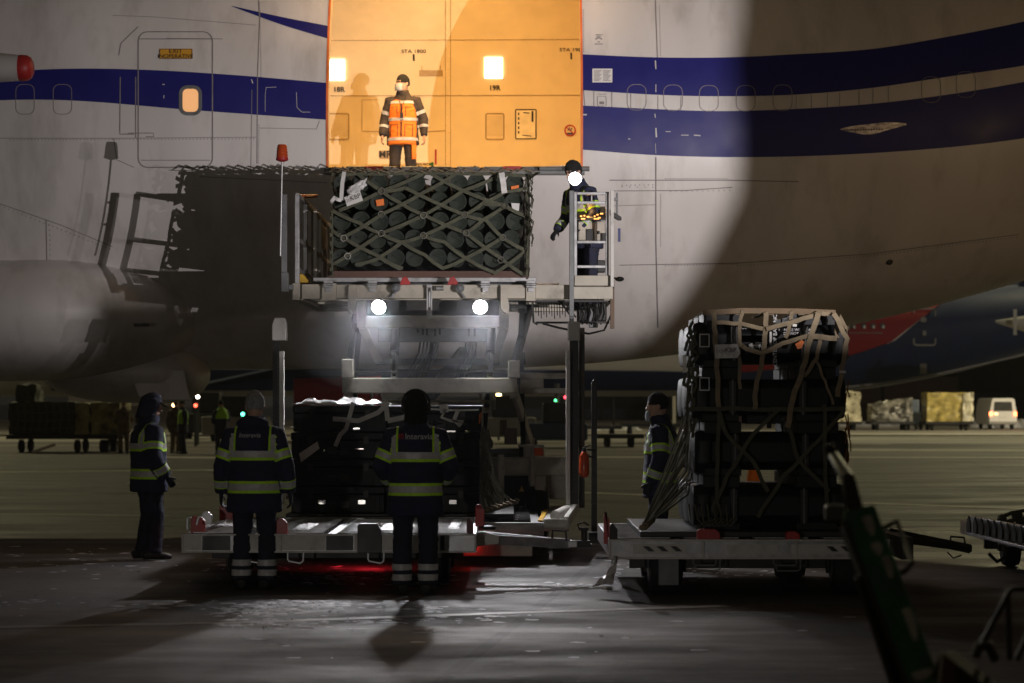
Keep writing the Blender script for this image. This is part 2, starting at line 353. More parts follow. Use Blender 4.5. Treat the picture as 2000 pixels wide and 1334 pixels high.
def strip(up, lo, name, m, n=60, off=.004, k=6):
    b = MB(); vs = []
    x0, x1 = up[0][0], up[-1][0]
    for i in range(n+1):
        x = x0+(x1-x0)*i/n; yu = cr(up, x); yl = cr(lo, x)
        vs += [H(x, yu+(yl-yu)*j/k, off) for j in range(k+1)]
    b.add(vs, [(i*(k+1)+j, i*(k+1)+j+1, (i+1)*(k+1)+j+1, (i+1)*(k+1)+j) for i in range(n) for j in range(k)], 0, True)
    return b.build(name, m, fus)
def cr(t, x):    # monotone-ish cubic through the table
    n = len(t)
    for i in range(n-1):
        if x <= t[i+1][0] or i == n-2:
            x0, y0 = t[i]; x1, y1 = t[i+1]; h = x1-x0
            m0 = (y1-t[i-1][1])/(x1-t[i-1][0]) if i > 0 else (y1-y0)/h
            m1 = (t[i+2][1]-y0)/(t[i+2][0]-x0) if i < n-2 else (y1-y0)/h
            u = (x-x0)/h; return (2*u**3-3*u**2+1)*y0+(u**3-2*u**2+u)*h*m0+(-2*u**3+3*u**2)*y1+(u**3-u**2)*h*m1
strip([(-150, 150), (0, 140), (150, 134), (300, 137), (450, 146), (560, 155), (639, 162)], [(-150, 205), (0, 196), (100, 195), (200, 200), (350, 213), (500, 224), (639, 234)], 'livery_stripe', M['blue'])
strip([(453, 11.5), (550, 33), (643, 51)], [(453, 12.5), (550, 48), (643, 76)], 'livery_stripe', M['blue'])
strip([(1135, 106), (1280, 112), (1420, 112), (1550, 106), (1700, 96), (1850, 72), (2000, 42), (2150, 5)], [(1135, 176), (1280, 185), (1400, 188), (1550, 185), (1700, 172), (1850, 150), (2000, 128), (2150, 98)], 'livery_stripe', M['blue'])
strip([(1134.5, 206), (1280, 213), (1400, 217), (1550, 213), (1700, 203), (1850, 185), (2000, 160), (2150, 130)], [(1133.5, 292), (1280, 303), (1450, 307), (1650, 302), (1850, 288), (2000, 270), (2150, 243)], 'livery_stripe', M['blue'])
def hline(pts, wd, m, b, off=.006, n=10):     # thin line on the skin through photo points
    q = []
    for (a, c) in zip(pts, pts[1:]):
        k_ = max(n if n < 4 else 1, int(math.hypot(c[0]-a[0], c[1]-a[1])/9)+1)
        q += [H(a[0]+(c[0]-a[0])*i/k_, a[1]+(c[1]-a[1])*i/k_, off) for i in range(k_)]
    q.append(H(*pts[-1], off)); vs = []
    for i, p in enumerate(q):
        t = (q[min(i+1, len(q)-1)]-q[max(i-1, 0)]).normalized(); r, zc = RC(p.x); nn = Vector((0, p.y-YC, p.z-zc)).normalized()
        s_ = t.cross(nn).normalized()*wd/2; vs += [p-s_, p+s_]
    b.add(vs, [(2*i, 2*i+1, 2*i+3, 2*i+2) for i in range(len(q)-1)], m)
def rrect(x0, y0, x1, y1, r, close=True):
    pts = []
    for cx, cy, a0 in ((x1-r, y0+r, -90), (x1-r, y1-r, 0), (x0+r, y1-r, 90), (x0+r, y0+r, 180)):
        for k in range(5):
            a = math.radians(a0+k*22.5); pts.append((cx+r*math.cos(a), cy+r*math.sin(a)))
    return pts+[pts[0]]
sb = MB()
for pts, wd in (([(505, 0), (507, 40), (503, 150), (502, 320)], .012), ([(1280, 0), (1284, 112)], .012), ([(1281, 307), (1281, 470), (1285, 640)], .016),
                ([(90, 430), (93, 590)], .012), ([(0, 398), (120, 440), (220, 482)], .010), ([(0, 270), (230, 270), (500, 268)], .008), ([(1190, 352), (1420, 352), (1560, 355)], .014),
                ([(1200, 373), (1340, 372), (1430, 366)], .012), ([(1210, 518), (1440, 514), (1700, 496), (1990, 458)], .014), ([(1200, 402), (1280, 400)], .008), ([(235, 150), (234, 262), (262, 262)], .014),
                ([(232, 108), (236, 85), (270, 52)], .012), ([(325, 75), (435, 76)], .012), ([(220, 30), (300, 33), (500, 49)], .008), ([(492, 175), (490, 340)], .008), ([(505, 250), (618, 252), (624, 236)], .008),
                ([(222, 270), (228, 312), (262, 327)], .009), ([(275, 313), (410, 313)], .010), ([(390, 345), (640, 357)], .008), ([(1140, 176), (1142, 206)], .01), ([(1232, 183), (1232, 211)], .008), ([(1640, 180), (1640, 207)], .008), ([(1555, 186), (1555, 212)], .008),
                ([(1160, 177), (1160, 207)], .008), ([(1195, 180), (1195, 209)], .008), ([(1285, 187), (1285, 213)], .008), ([(1330, 188), (1330, 215)], .008), ([(1585, 184), (1585, 211)], .008), ([(1616, 181), (1616, 209)], .008), ([(1678, 176), (1678, 205)], .008), ([(1705, 172), (1705, 202)], .008), ([(1735, 168), (1735, 199)], .008)):
    hline(pts, wd, 0, sb)
for x in (31, 104): hline(rrect(x, 165, x+36, 223, 12), .009, 0, sb, n=2)
for x, y in ((1225, 165), (1296, 166), (1366, 167), (1438, 167), (1510, 166), (1800, 150), (1868, 140)): hline(rrect(x, y, x+37, y+50, 14), .008, 0, sb, n=2)
sb.build('panel_seam', M['seam'], fus)
wb_ = MB()
for pts, wd in (([(1280, 118), (1281, 135)], .016), ([(1281, 165), (1281, 180)], .010), ([(1279, 222), (1280, 230)], .012), ([(1281, 250), (1282, 268)], .020), ([(1280, 280), (1281, 300)], .006), ([(1300, 257), (1310, 257)], .008), ([(1330, 264), (1345, 264)], .01), ([(1355, 264), (1368, 265)], .014),
                ([(1137, 224), (1146, 224)], .02), ([(1227, 271), (1231, 272)], .014), ([(520, 170), (518, 185), (518, 218)], .005), ([(540, 170), (520, 171)], .006), ([(579, 180), (580, 210), (590, 219), (606, 219)], .007), ([(491, 155), (494, 163)], .012), ([(317, 165), (322, 165)], .012), ([(320, 186), (320, 192)], .012)):
    hline(pts, wd, 0, wb_, off=.009)
wb_.build('chipped_paint_seams', M['seamw'], fus)
# rivet rows: small domes along the seams
rv = MB()
def rivets(pts, n, m=0, r=.008, off=.004, fn=H):
    for i in range(n):
        t = i/(n-1)*(len(pts)-1); k = min(int(t), len(pts)-2); u = t-k
        p = fn(pts[k][0]+(pts[k+1][0]-pts[k][0])*u, pts[k][1]+(pts[k+1][1]-pts[k][1])*u, off); rv.lathe(p, [(r, 0), (r*.6, .004)], 6, m, axis=(0, -1, 0))
for a in (([(97, 440), (99, 585)], 16), ([(1290, 380), (1290, 480)], 26), ([(1300, 519), (1440, 516)], 24), ([(1215, 362), (1275, 361)], 8), ([(1215, 365), (1275, 366)], 5), ([(1310, 374), (1425, 372)], 12), ([(0, 402), (215, 486)], 26), ([(508, 6), (510, 150)], 30), ([(506, 245), (505, 318)], 16), ([(20, 273), (495, 271)], 70), ([(1300, 349), (1420, 349)], 26), ([(1288, 10), (1290, 108)], 22), ([(1440, 519), (1700, 500)], 40), ([(1700, 500), (1985, 463)], 40), ([(1140, 20), (1140, 100)], 18)): rivets(*a)
rv.build('rivets', M['seam'], fus)
# bright scar of bare metal in the lower stripe
M['scar'] = mat('bare_metal_scar', (.55, .5, .48), .35, metal=.35, var=.6, scale=9, dirt=.9, dscale=5, dcol=(.012, .012, .05), stretch=(1, 1, 3))
strip([(1641, 252), (1660, 247), (1700, 242), (1730, 239), (1770, 240)], [(1641, 253), (1660, 258), (1700, 263), (1730, 255), (1770, 244)], 'scraped_paint_patch', M['scar'], 20, .008, 3)
sc_ = MB()
for i in range(15): sc_.lathe(H(1650+i*5.2, 254-i*.1, .012), [(.012, 0), (.008, .003)], 6, axis=(0, -1, 0))
sc_.build('rivet_row', M['ink'], fus)
# plugged passenger door with its sign and the lit window
pd = MB(); hline(rrect(270, 62, 415, 327, 18), .016, 0, pd, n=3); hline([(272, 76), (413, 76)], .014, 0, pd); hline([(265, 150), (265, 270)], .014, 0, pd); hline([(250, 260), (300, 260), (300, 267), (285, 267)], .012, 0, pd)
door = pd.build('door_outline', M['seam'], fus)
def plate(x0, y0, x1, y1, m, name, parent, off=.008, fn=None, th=.004, k=4):
    fn = fn or H; b = MB(); vs = [fn(x0+(x1-x0)*i/k, y0+(y1-y0)*j/k, off) for i in range(k+1) for j in range(k+1)]
    b.add(vs, [(i*(k+1)+j, i*(k+1)+j+1, (i+1)*(k+1)+j+1, (i+1)*(k+1)+j) for i in range(k) for j in range(k)]); return b.build(name, m, parent)
M['signorange'] = mat('sign_orange', (.55, .27, .025), .5, var=.1)
plate(311, 95, 376, 115, M['signorange'], 'exit_sign', fus)
def nrm_rot(p):
    r, zc = RC(p.x); a = math.atan2(p.z-zc, YC-p.y); return (PI/2-a, 0, 0)
for t_, y_, s_ in (('EXIT', 100, .085), ('INOPERATIVE', 110, .075)):
    p = H(343, y_, .014); text('exit_sign_lettering', t_, s_*1.05, p, M['ink'], fus, nrm_rot(p), sx=1.0)
fr = MB(); hline(rrect(312, 96, 375, 114.3, 2), .008, 0, fr, off=.012, n=2); fr.build('exit_sign_border', M['ink'], fus)
wf = MB(); hline(rrect(353, 170, 391, 222, 13), .05, 0, wf, off=.012, n=2); wf.build('window_frame', M['grey'], fus)
M['winlit'] = emit('lit_window_pane', (.95, .48, .2), .52)
b = MB(); q = rrect(355, 172, 389, 220, 12)[:-1]; vs = [H(x, y, .009) for x, y in q]; b.add(vs, [tuple(range(len(vs)))]); b.build('window_pane', M['winlit'], fus)
# placards beside the cargo door
plate(1157, 134, 1196, 161, M['paper'], 'instruction_placard', fus)
b = MB()
for i in range(9):
    hline([(1160, 138+i*2.4), (1175-(i % 3)*2, 138+i*2.4)], .008, 0, b, off=.013, n=1); hline([(1178, 138+i*2.4), (1193-(i % 4)*1.5, 138+i*2.4)], .008, 0, b, off=.013, n=1)
b.build('placard_print', M['seam'], fus)
b = MB(); hline(rrect(1167, 188, 1184, 207, 3), .007, 0, b, n=2); hline([(1171, 201), (1180, 201)], .04, 0, b, n=2); hline([(1168, 184), (1184, 184)], .008, 0, b, n=2)
hline([(1163, 77), (1167, 74), (1172, 74), (1176, 77)], .018, 0, b, n=2); hline([(1163, 68), (1177, 68)], .012, 0, b, n=2); hline([(1165, 71), (1174, 71)], .01, 0, b, n=2); hline([(1167, 82), (1172, 82)], .014, 0, b, n=2); hline([(1161, 86), (1178, 86)], .012, 0, b, n=2)
b.build('small_stencil_print', M['seam'], fus)
b = MB(); b.lathe(H(1737, 511, .0), [(.05, 0), (.03, .03)], 12, axis=(0, -1, 0)); b.build('drain_port', M['black'], fus)
# cargo doorway frame
M['seal'] = mat('door_seal_orange', (.75, .16, .03), .5, var=.2)
fr = MB(); n = 24
for X, sx in ((DX0, -1), (DX1, 1)):
    for ki, (o0, o1, mm) in enumerate(((0.01, -.16, 1), )):
        vs = []
        for i in range(n+1):
            t = ta+(tb-ta)*i/n
            for rr in (r0+.012, r0-.18): vs.append((X, YC-rr*math.cos(t), zc0+rr*math.sin(t)))
        fr.add(vs, [(2*i, 2*i+2, 2*i+3, 2*i+1) for i in range(n)], 1)
    vs = []
    for i in range(n+1):
        t = ta+(tb-ta)*i/n
        for dx in (0, .03): vs.append((X+sx*dx, YC-(r0+.012)*math.cos(t), zc0+(r0+.012)*math.sin(t)))
    fr.add(vs, [(2*i, 2*i+1, 2*i+3, 2*i+2) for i in range(n)], 0)
fr.bx(DX0-.05, DX1+.05, 32.45, 32.72, DZ0-.09, DZ0-.01, 2)
fr.build('cargo_doorway_frame', [M['seal'], M['cabin2'], M['dark']], ac)
# opened cargo door hinged overhead, just above the frame
dm = MB(); vs = []
for i in range(9):
    t = i/8
    for X in (DX0, DX1): vs.append((X, YC-r0*math.cos(tb)-2.9*t, DZ1+.05+.55*t-.35*math.sin(t*PI)*.5))
dm.add(vs, [(2*i, 2*i+1, 2*i+3, 2*i+2) for i in range(8)], 0, True); o = dm.build('cargo_door', M['hull'], ac); s_ = o.modifiers.new('s', 'SOLIDIFY'); s_.thickness = .12
# sill with rollers
sl = MB()
for i in range(9):
    x = DX0+.25+i*.37; sl.tube([(x, 32.42, DZ0-.03), (x+.3, 32.42, DZ0-.03)], .035, 8, 0)
sl.bx(DX0-.05, DX1+.05, 32.40, 32.62, DZ0-.10, DZ0-.06, 0)
sl.bx(DX0+.5, DX0+.75, 32.36, 32.42, DZ0-.05, DZ0-.0, 1); sl.bx(DX0+2.35, DX0+2.6, 32.36, 32.42, DZ0-.05, DZ0, 1)
sl.build('sill_rollers', [M['grey'], M['red']], ac, .004)
# cabin inside
RI = 3.05
def Wl(px, py, off=.006):
    Y = 38.6
    for _ in range(30):
        Z = CH+(HOR-py)/F*Y; Y = Y*.3+.7*(YC+math.sqrt(max(.01, (RI-off)**2-(Z-zc0)**2)))
    return Vector(((px-1000)/F*Y, Y, CH+(HOR-py)/F*Y))
cw = MB(); XA, XB = -6.0, 2.2; t0 = -math.asin((zc0-DZ0)/RI)
ths = arange(t0, 1.35, 24)+[1.57, 1.9, 2.15]
vs = []
for X in (XA, -2.6, -.85, .9, 1.6, XB): vs += [(X, YC+RI*math.cos(t), zc0+RI*math.sin(t)) for t in ths]
k = len(ths); cw.add(vs, [(i*k+j, i*k+j+1, (i+1)*k+j+1, (i+1)*k+j) for i in range(5) for j in range(k-1)], 0, True)
wall = cw.build('cabin_lining', M['cabin'], ac)
b = MB(); b.bx(XA, XB, 32.76, YC+RI*math.cos(t0)-.01, DZ0-.1, DZ0-.012); b.build('cabin_floor', M['grey'], ac)
b = MB()
for X in (XA, XB):
    arc = [(X, YC-2.9*math.cos(t), zc0+2.9*math.sin(t)) for t in arange(-.15, PI+.15, 16)]; b.add(arc, [tuple(range(len(arc)))])
b.build('cabin_bulkhead', M['cabin2'], ac)
rv = MB()
for a in (([(650, 78), (1130, 76)], 22), ([(650, 186), (1130, 185)], 22), ([(873, 5), (873, 320)], 22), ([(876, 5), (876, 320)], 16)): rivets(*a, r=.012, fn=Wl)
rv.build('lining_rivets', M['cabin2'], wall)
M['liningline'] = mat('lining_joint', (.42, .28, .13), .6)
def wline(pts, wd, m, b, off=.01, n=8):
    q = []
    for (a, c) in zip(pts, pts[1:]):
        k_ = int(math.hypot(c[0]-a[0], c[1]-a[1])/9)+1; q += [Wl(a[0]+(c[0]-a[0])*i/k_, a[1]+(c[1]-a[1])*i/k_, off) for i in range(k_)]
    q.append(Wl(*pts[-1], off)); vs = []
    for i, p in enumerate(q):
        t = (q[min(i+1, len(q)-1)]-q[max(i-1, 0)]).normalized(); nn = Vector((0, YC-p.y, zc0-p.z)).normalized(); s_ = t.cross(nn).normalized()*wd/2; vs += [p-s_, p+s_]
    b.add(vs, [(2*i, 2*i+1, 2*i+3, 2*i+2) for i in range(len(q)-1)], m)
b = MB()
for pts, wd in (([(645, 79), (1132, 77)], .012), ([(645, 187), (1132, 186)], .012), ([(870, 0), (870, 325)], .010), ([(880, 0), (880, 325)], .010), ([(707, 195), (707, 256), (742, 257)], .010), ([(830, 257), (870, 255)], .010), ([(707, 195), (740, 195)], .008)): wline(pts, wd, 0, b)
b.build('lining_joints', M['liningline'], wall)
M['fixture'] = emit('cabin_light_panel', (1, .93, .78), 6)
for x0, x1, y0, y1 in ((643, 673, 117, 157), (947, 981, 113, 153)):
    plate(x0, y0, x1, y1, M['fixture'], 'light_panel', wall, .02, Wl)
def wtext(t_, x, y, s_, m=None, name='wall_marking', sx=1.0, bold=0):
    p = Wl(x, y, .016); a = math.atan2(p.z-zc0, p.y-YC); return text(name, t_, s_, p, m or M['ink'], wall, (PI/2+a, 0, 0), sx=sx, bold=bold)
wtext('STA 1800', 808, 100.5, .088, sx=1.12); wtext('STA 1900', 1117, 97.5, .088, sx=1.12); wtext('18R', 662, 175, .115, bold=.002); wtext('19R', 966, 172, .115, bold=.002)
b = MB(); wline([(808, 106), (808.5, 119)], .028, 0, b); wline([(1115.5, 103), (1115.7, 116)], .028, 0, b); b.build('station_ticks', M['ink'], wall)
plate(742, 294, 770, 310, M['liningline'], 'marking_plate', wall, .012, Wl); wtext('MRO', 760, 302, .15, bold=.004)
b = MB(); wline([(851, 292), (851, 321)], .03, 0, b); b.build('red_marker_bar', M['red'], wall)
M['green'] = mat('green_ink', (.02, .13, .03), .5)
wtext('CODE RED', 822, 320, .05); b = MB(); wline([(838, 320.5), (842, 320.5)], .03, 0, b); wline([(842, 320.5), (847, 320.5)], .06, 0, b); b.build('green_arrow_mark', M['green'], wall)
b = MB(); wline(rrect(1103.5, 244.5, 1123.5, 265.5, 9.9), .022, 0, b, n=2); wline([(1106, 248), (1121, 262)], .016, 0, b); b.build('prohibition_ring', M['red'], wall)
b = MB(); wline([(1107, 261), (1120, 261)], .03, 0, b); wline([(1109, 255), (1112, 249), (1114, 256), (1117, 250)], .02, 0, b, n=2); b.build('prohibition_symbol', mat('blue_ink', (.05, .06, .16), .5), wall)
for x0, x1 in ((640, 681), (949, 984)):
    b = MB(); wline(rrect(x0, 222, x1, 272, 3), .022, 0, b, n=2); b.build('recess_rim', M['liningline'], wall)
    plate(x0+2, 226, x1-2, 266, M['cabin2'], 'recess_panel', wall, .008, Wl)
b = MB(); wline(rrect(1007, 214, 1047, 271, 2), .016, 0, b, n=2)
for i in range(5): wline([(1013, 220+i*9), (1013, 225+i*9)], .022, 0, b, n=1)
wline([(1040, 217), (1040, 238)], .03, 0, b); wline([(1020, 264), (1038, 266)], .014, 0, b); wline([(1022, 220), (1034, 221)], .016, 0, b)
b.build('placard_print', M['ink'], wall); plate(1009, 216, 1045, 270, mat('cream_placard', (.85, .7, .45), .5), 'wall_placard', wall, .008, Wl)
b = MB(); wline([(819, 143), (865, 143)], .10, 0, b); wline([(824, 128), (824, 143)], .01, 0, b); wline([(860, 128), (860, 143)], .01, 0, b); b.build('air_vent', M['liningline'], wall)
la = lamp('AREA', 'cabin_ceiling_lamp', (-.9, 35.6, 8.25), (-.9, 36.6, 5.0), 330, (1, .57, .2), 2.6)
la2 = lamp('AREA', 'door_lamp', (-.8, 33.4, 8.1), (-.8, 35.5, 5.6), 150, (1, .60, .22), 1.8)
lamp('POINT', 'door_spill_fill', (-2.3, 32.15, 7.75), None, 16, (1, .66, .36), .08)  # added lamps for the warm spill reflected off the open door
lamp('POINT', 'door_spill_fill', (.75, 32.15, 7.75), None, 16, (1, .66, .36), .08)
# floodlight stands out on the apron to the right, throwing up at the hull; unseen flaps added to cut the light
def floodlight(L, pw, label, xe=1430, r=.011):
    L = Vector(L); t = thing('floodlight', (L.x, L.y, 0), label, 'floodlight', 'floodlight stands beside the apron')
    lamp('SPOT', 'flood_lamp_light', L, (6.4, 32.6, 5.6), pw, (1, .93, .92), r, 57, 1.0, t)
    ax = (Vector((-2.6, 32.6, 5.6))-L).normalized()
    b = MB(); b.lathe(L-ax*.02, [(.02, -.16), (.09, -.12), (.12, -.02), (.125, 0)], 18, axis=ax); b.tube([L-ax*.1, Vector((L.x, L.y-.12, 0.03))], .025, 8); b.build('lamp_head', M['dark'], t)
    D = 1.25
    def at(px, py): q = H(px, py); v = q-L; return L+v*(D/v.length)
    a0, a1, a2, a3 = at(xe+14, -420), at(xe-8, 120), at(xe+4, 380), at(xe-190, 680)
    b = MB(); b.prism([a0, a1, a2, a3, a3+Vector((.0, 0, -.25)), a3+Vector((.75, .22, -.25)), a0+Vector((.7, .22, .0))], (.0, .012, 0)); b.build('light_cut_door', M['dark'], t)  # added blocker that shapes the right edge of the light
    c0, c1 = at(-700, 750), a3
    b = MB(); b.prism([c0, at(70, 700), at(92, 625), at(110, 572), at(330, 572), at(345, 668), at(900, 668), c1, c1+Vector((0, -.0, -.3)), c0+Vector((0, 0, -.3))], (0, .012, 0)); b.build('light_cut_flap', M['dark'], t)  # added flap, stepped to throw a shadow over the fairing
    b = MB()
    for k in range(3): an = k*2.1+.4; b.tube([(L.x, L.y-.12, .35), (L.x+.3*math.cos(an), L.y-.12+.3*math.sin(an), .02)], .018, 6)
    b.build('tripod_legs', M['dark'], t)
floodlight((11.5, 3.5, 1.9), 23000, 'taller floodlight stand with added light-cutting flaps near the trailer')
floodlight((13.4, 3.3, 1.9), 4200, 'weaker floodlight stand farther from the trailer')
# wing-to-body fairing, belly pod, gear door, flap-track fairing
def loft(name, X0, X1, prof, cy, cz, ry, rz, m, parent, n=40, seg=36):
    b = MB(); rings = []
    for i in range(n+1):
        t = i/n; s_ = max(prof(t), .001); X = X0+(X1-X0)*t
        rings.append(((X, cy(t) if callable(cy) else cy, cz(t) if callable(cz) else cz), ry*s_, rz*s_))
    vs = []
    for c, a, bb in rings: vs += [(c[0], c[1]+a*math.cos(2*PI*k/seg), c[2]+bb*math.sin(2*PI*k/seg)) for k in range(seg)]
    b.add(vs, [(i*seg+k, i*seg+(k+1) % seg, (i+1)*seg+(k+1) % seg, (i+1)*seg+k) for i in range(n) for k in range(seg)], 0, True)
    return b.build(name, m, parent)
def nose(t, p=.35): return min(1, (1-(1-min(t/p, 1))**2)**.5)
fair = loft('wing_body_fairing', -4.28, -18, lambda t: nose(t, .16), lambda t: 34.3, lambda t: 2.98-.25*t, 2.0, .92, M['hull'], ac, 50)
bb = MB(); bb.bx(-5.05, -4.85, 32.28, 32.34, 2.72, 2.76); bb.build('fairing_drain', M['black'], fair)
loft('belly_pod', -4.4, -6.85, lambda t: min(nose(t, .25), nose(1-t, .5)), 35.2, 2.14, 1.3, .44, M['hull'], ac)
b = MB(); b.prism([P(257, 722, 34), P(360, 722, 34), P(364, 750, 34), P(372, 782, 34), P(290, 783, 34), P(270, 775, 34), P(262, 755, 34)], (0, .06, 0)); b.build('gear_door', M['hull'], ac, .02)
ff = loft('flap_track_fairing', P(38, 135, 30).x, P(-260, 110, 30).x, lambda t: .62+.38*min(1, t*1.5), 30, lambda t: P(38, 133, 30).z+.05*t, .26, .26, M['hull'], ac)
rt = MB(); c0 = P(38, 133, 30)
rt.lathe(c0, [(.162, 0), (.166, .04), (.158, .10), (.13, .145), (.08, .172), (0.0, .18)], 24, axis=(1, 0, 0)); rt.build('red_fairing_tip', M['red'], ff)
# ---------------------------------------------------------------- cargo loader
ld = thing('cargo_loader', (-.7, 27.6, 0), 'cream scissor lift cargo loader with raised platform and two white work lamps', 'cargo loader')
def PB(b, x0, x1, y0, y1, Y, d, m=0):     # box whose front face covers photo rectangle x0..x1, y0..y1 at distance Y, d deep
    a = P(x0, y0, Y); c = P(x1, y1, Y); b.bx(a.x, c.x, Y, Y+d, c.z, a.z, m); return b
# raised platform
b = MB()
PB(b, 571, 586, 553, 586, 28.0, .12); PB(b, 589, 628, 555, 584, 28.02, .10); PB(b, 628, 657, 553, 587, 27.97, .14); PB(b, 657, 1027, 556, 583, 28.0, .12); PB(b, 1027, 1046, 552, 588, 27.97, .15); PB(b, 1046, 1112, 556, 584, 28.0, .12)
a = P(571, 586, 28); c = P(1200, 556, 28)
b.bx(a.x, a.x+.12, 28.12, 31.6, a.z, c.z); b.bx(c.x-.12, c.x, 28.12, 31.6, a.z, c.z); b.bx(a.x+.12, c.x-.12, 31.45, 31.6, a.z, c.z)
for y in (28.9, 29.7, 30.6): b.bx(a.x+.12, c.x-.12, y, y+.1, a.z+.02, c.z-.06)
plat = b.build('lift_platform', M['cream'], ld, .008)
b = MB(); b.bx(a.x+.125, c.x-.125, 28.125, 31.44, c.z-.05, c.z-.035); b.build('platform_deck', M['dark'], plat)
b = MB()
for i in range(16): b.tube([(-2.2, 28.3+i*.2, c.z-.0), (.55, 28.3+i*.2, c.z-.0)], .03, 8)
b.build('deck_rollers', M['galv'], plat)
for x in (641, 727, 948, 1037):       # hinge brackets on the beam
    b = MB(); PB(b, x-9, x+9, 548, 562, 27.93, .06); PB(b, x-6, x+6, 562, 570, 27.95, .04); b.tube([P(x-9, 556, 27.92), P(x+9, 556, 27.92)], .018, 8); b.build('hinge_bracket', M['galv'], plat, .004)
for x in (790, 883):
    b = MB(); s_ = 1 if x < 800 else -1
    b.prism([P(x-10, 556, 27.9), P(x-4, 542, 27.9), P(x+4, 540, 27.9), P(x+11, 551, 27.9), P(x+11, 556, 27.9)], (0, .08, 0)); b.build('pallet_stop', M['red'], plat, .005)
    b = MB(); b.lathe(P(x-s_*16, 563, 27.9), [(.045, 0), (.05, .04), (.02, .06)], 14, axis=(0, -1, 0)); b.beam(P(x-s_*4, 552, 27.93), P(x-s_*26, 582, 27.93), .03, .02); b.build('stop_linkage', M['grey'], plat)
for x, s_ in ((689, -1), (985, 1)):
    b = MB(); PB(b, x-8, x+7, 556, 612, 27.94, .05); b.tube([P(x+7*s_, 560, 27.92), P(x+8*s_, 604, 27.92), P(x+3*s_, 610, 27.9), P(x-2, 612, 27.88), P(x-4, 620, 27.88)] if s_ < 0 else [P(x-6, 560, 27.92), P(x-6, 604, 27.92), P(x, 611, 27.9), P(x+5, 612, 27.88), P(x+7, 620, 27.88)], .013, 6); b.build('hook_plate', M['cream'], plat, .004)
b = MB(); PB(b, 833, 836, 560, 618, 27.92, .04); PB(b, 841, 844, 560, 618, 27.92, .04); PB(b, 833, 844, 556, 562, 27.9, .06); PB(b, 835, 842, 606, 622, 27.93, .03); b.tube([P(852, 563, 27.9), P(866, 563, 27.9)], .03, 10); b.tube([P(838.5, 570, 27.94), P(838.5, 600, 27.94)], .012, 8); b.build('latch', M['galv'], plat, .003)
# guard rails on the left of the raised platform
gz0, gz1 = c.z, 4.12; gx = -2.50
b = MB()
for y in (28.15, 29.25, 30.4, 31.5): b.beam((gx, y, gz0), (gx, y, gz1), .055, .055, 0, (0, 1, 0))
for z in (gz1, 3.6, 3.25): b.beam((gx, 28.15, z), (gx, 31.5, z), .05, .05)
b.build('guard_rail', M['galv'], plat, .006)
b = MB(); gx2 = -2.36
for y in (29.0, 29.7, 30.5, 31.3): b.beam((gx2, y, gz0), (gx2, y, 3.98), .045, .045, 0, (0, 1, 0))
for z in (3.98, 3.5): b.beam((gx2, 29.0, z), (gx2, 31.3, z), .045, .045)
b.bx(gx2-.02, gx2+.02, 29.7, 30.5, 3.62, 3.9); b.build('inner_gate', M['cream'], plat, .005)
b = MB(); b.tube([P(584, 384, 28.6), P(617, 383, 29.6)], .024, 8); b.build('red_handle_bar', M['red'], plat)
b = MB(); b.prism([P(577, 533, 28.3), P(592, 536, 28.3), P(602, 548, 28.3), P(602, 552, 28.3), P(577, 552, 28.3)], (0, .3, 0)); b.build('yellow_foot_guard', M['yellow'], plat, .006)
b = MB(); PB(b, 549, 560, 379, 532, 27.9, .07); PB(b, 549, 563, 532, 570, 27.88, .1); PB(b, 560, 573, 556, 566, 27.95, .06); b.build('front_column', M['grey'], plat, .006)
# beacon on its whip pole
b = MB(); b.tube([P(547.5, 500, 27.82), P(549, 420, 27.82), P(551, 313, 27.82)], .011, 8); b.tube([P(549, 398, 27.84), P(552, 398, 27.9)], .015, 6); b.tube([P(549, 440, 27.84), P(552, 440, 27.9)], .015, 6)
pole = b.build('beacon_pole', M['galv'], ld)
b = MB(); q = P(551, 313, 27.82); b.lathe(q, [(.02, -.02), (.072, 0), (.07, .03)], 20, 1); b.lathe(q, [(.066, .03), (.062, .09), (.055, .165), (.045, .18), (0, .182)], 20, 0)
for k in range(3): b.lathe(q, [(.0665-.003*k, .055+.035*k), (.069-.003*k, .06+.035*k), (.066-.003*k, .067+.035*k)], 20, 0)
b.build('beacon', [M['amber'], M['red']], pole)
# work lamps
def work_lamp(px, py, Y, r, tgt, pw, parent, ang=113):
    p = P(px, py, Y); d = (Vector(tgt)-p).normalized(); d2 = (d+Vector((0, -1.2, .1))).normalized()
    b = MB(); b.lathe(p, [(r*.5, -.09), (r*.95, -.05), (r*1.12, 0), (r*1.12, .015)], 20, axis=d2); b.tube([p-d2*.06, p+Vector((0, .05, .1))], .015, 8); h = b.build('work_lamp', M['dark'], parent)
    b = MB(); b.lathe(p+d2*.012, [(r, 0), (r*.8, .012), (0, .018)], 20, axis=d2); b.build('lamp_lens', M['lens'], h)
    lamp('SPOT', 'work_lamp_light', p+d2*.06, tgt, pw, (.98, .97, 1.0), r*.8, ang, 1.0, ld)
work_lamp(740, 599, 27.8, .085, (-2.3, 25.1, 0), 420, plat); work_lamp(938, 599, 27.8, .085, (.0, 25.1, 0), 420, plat)
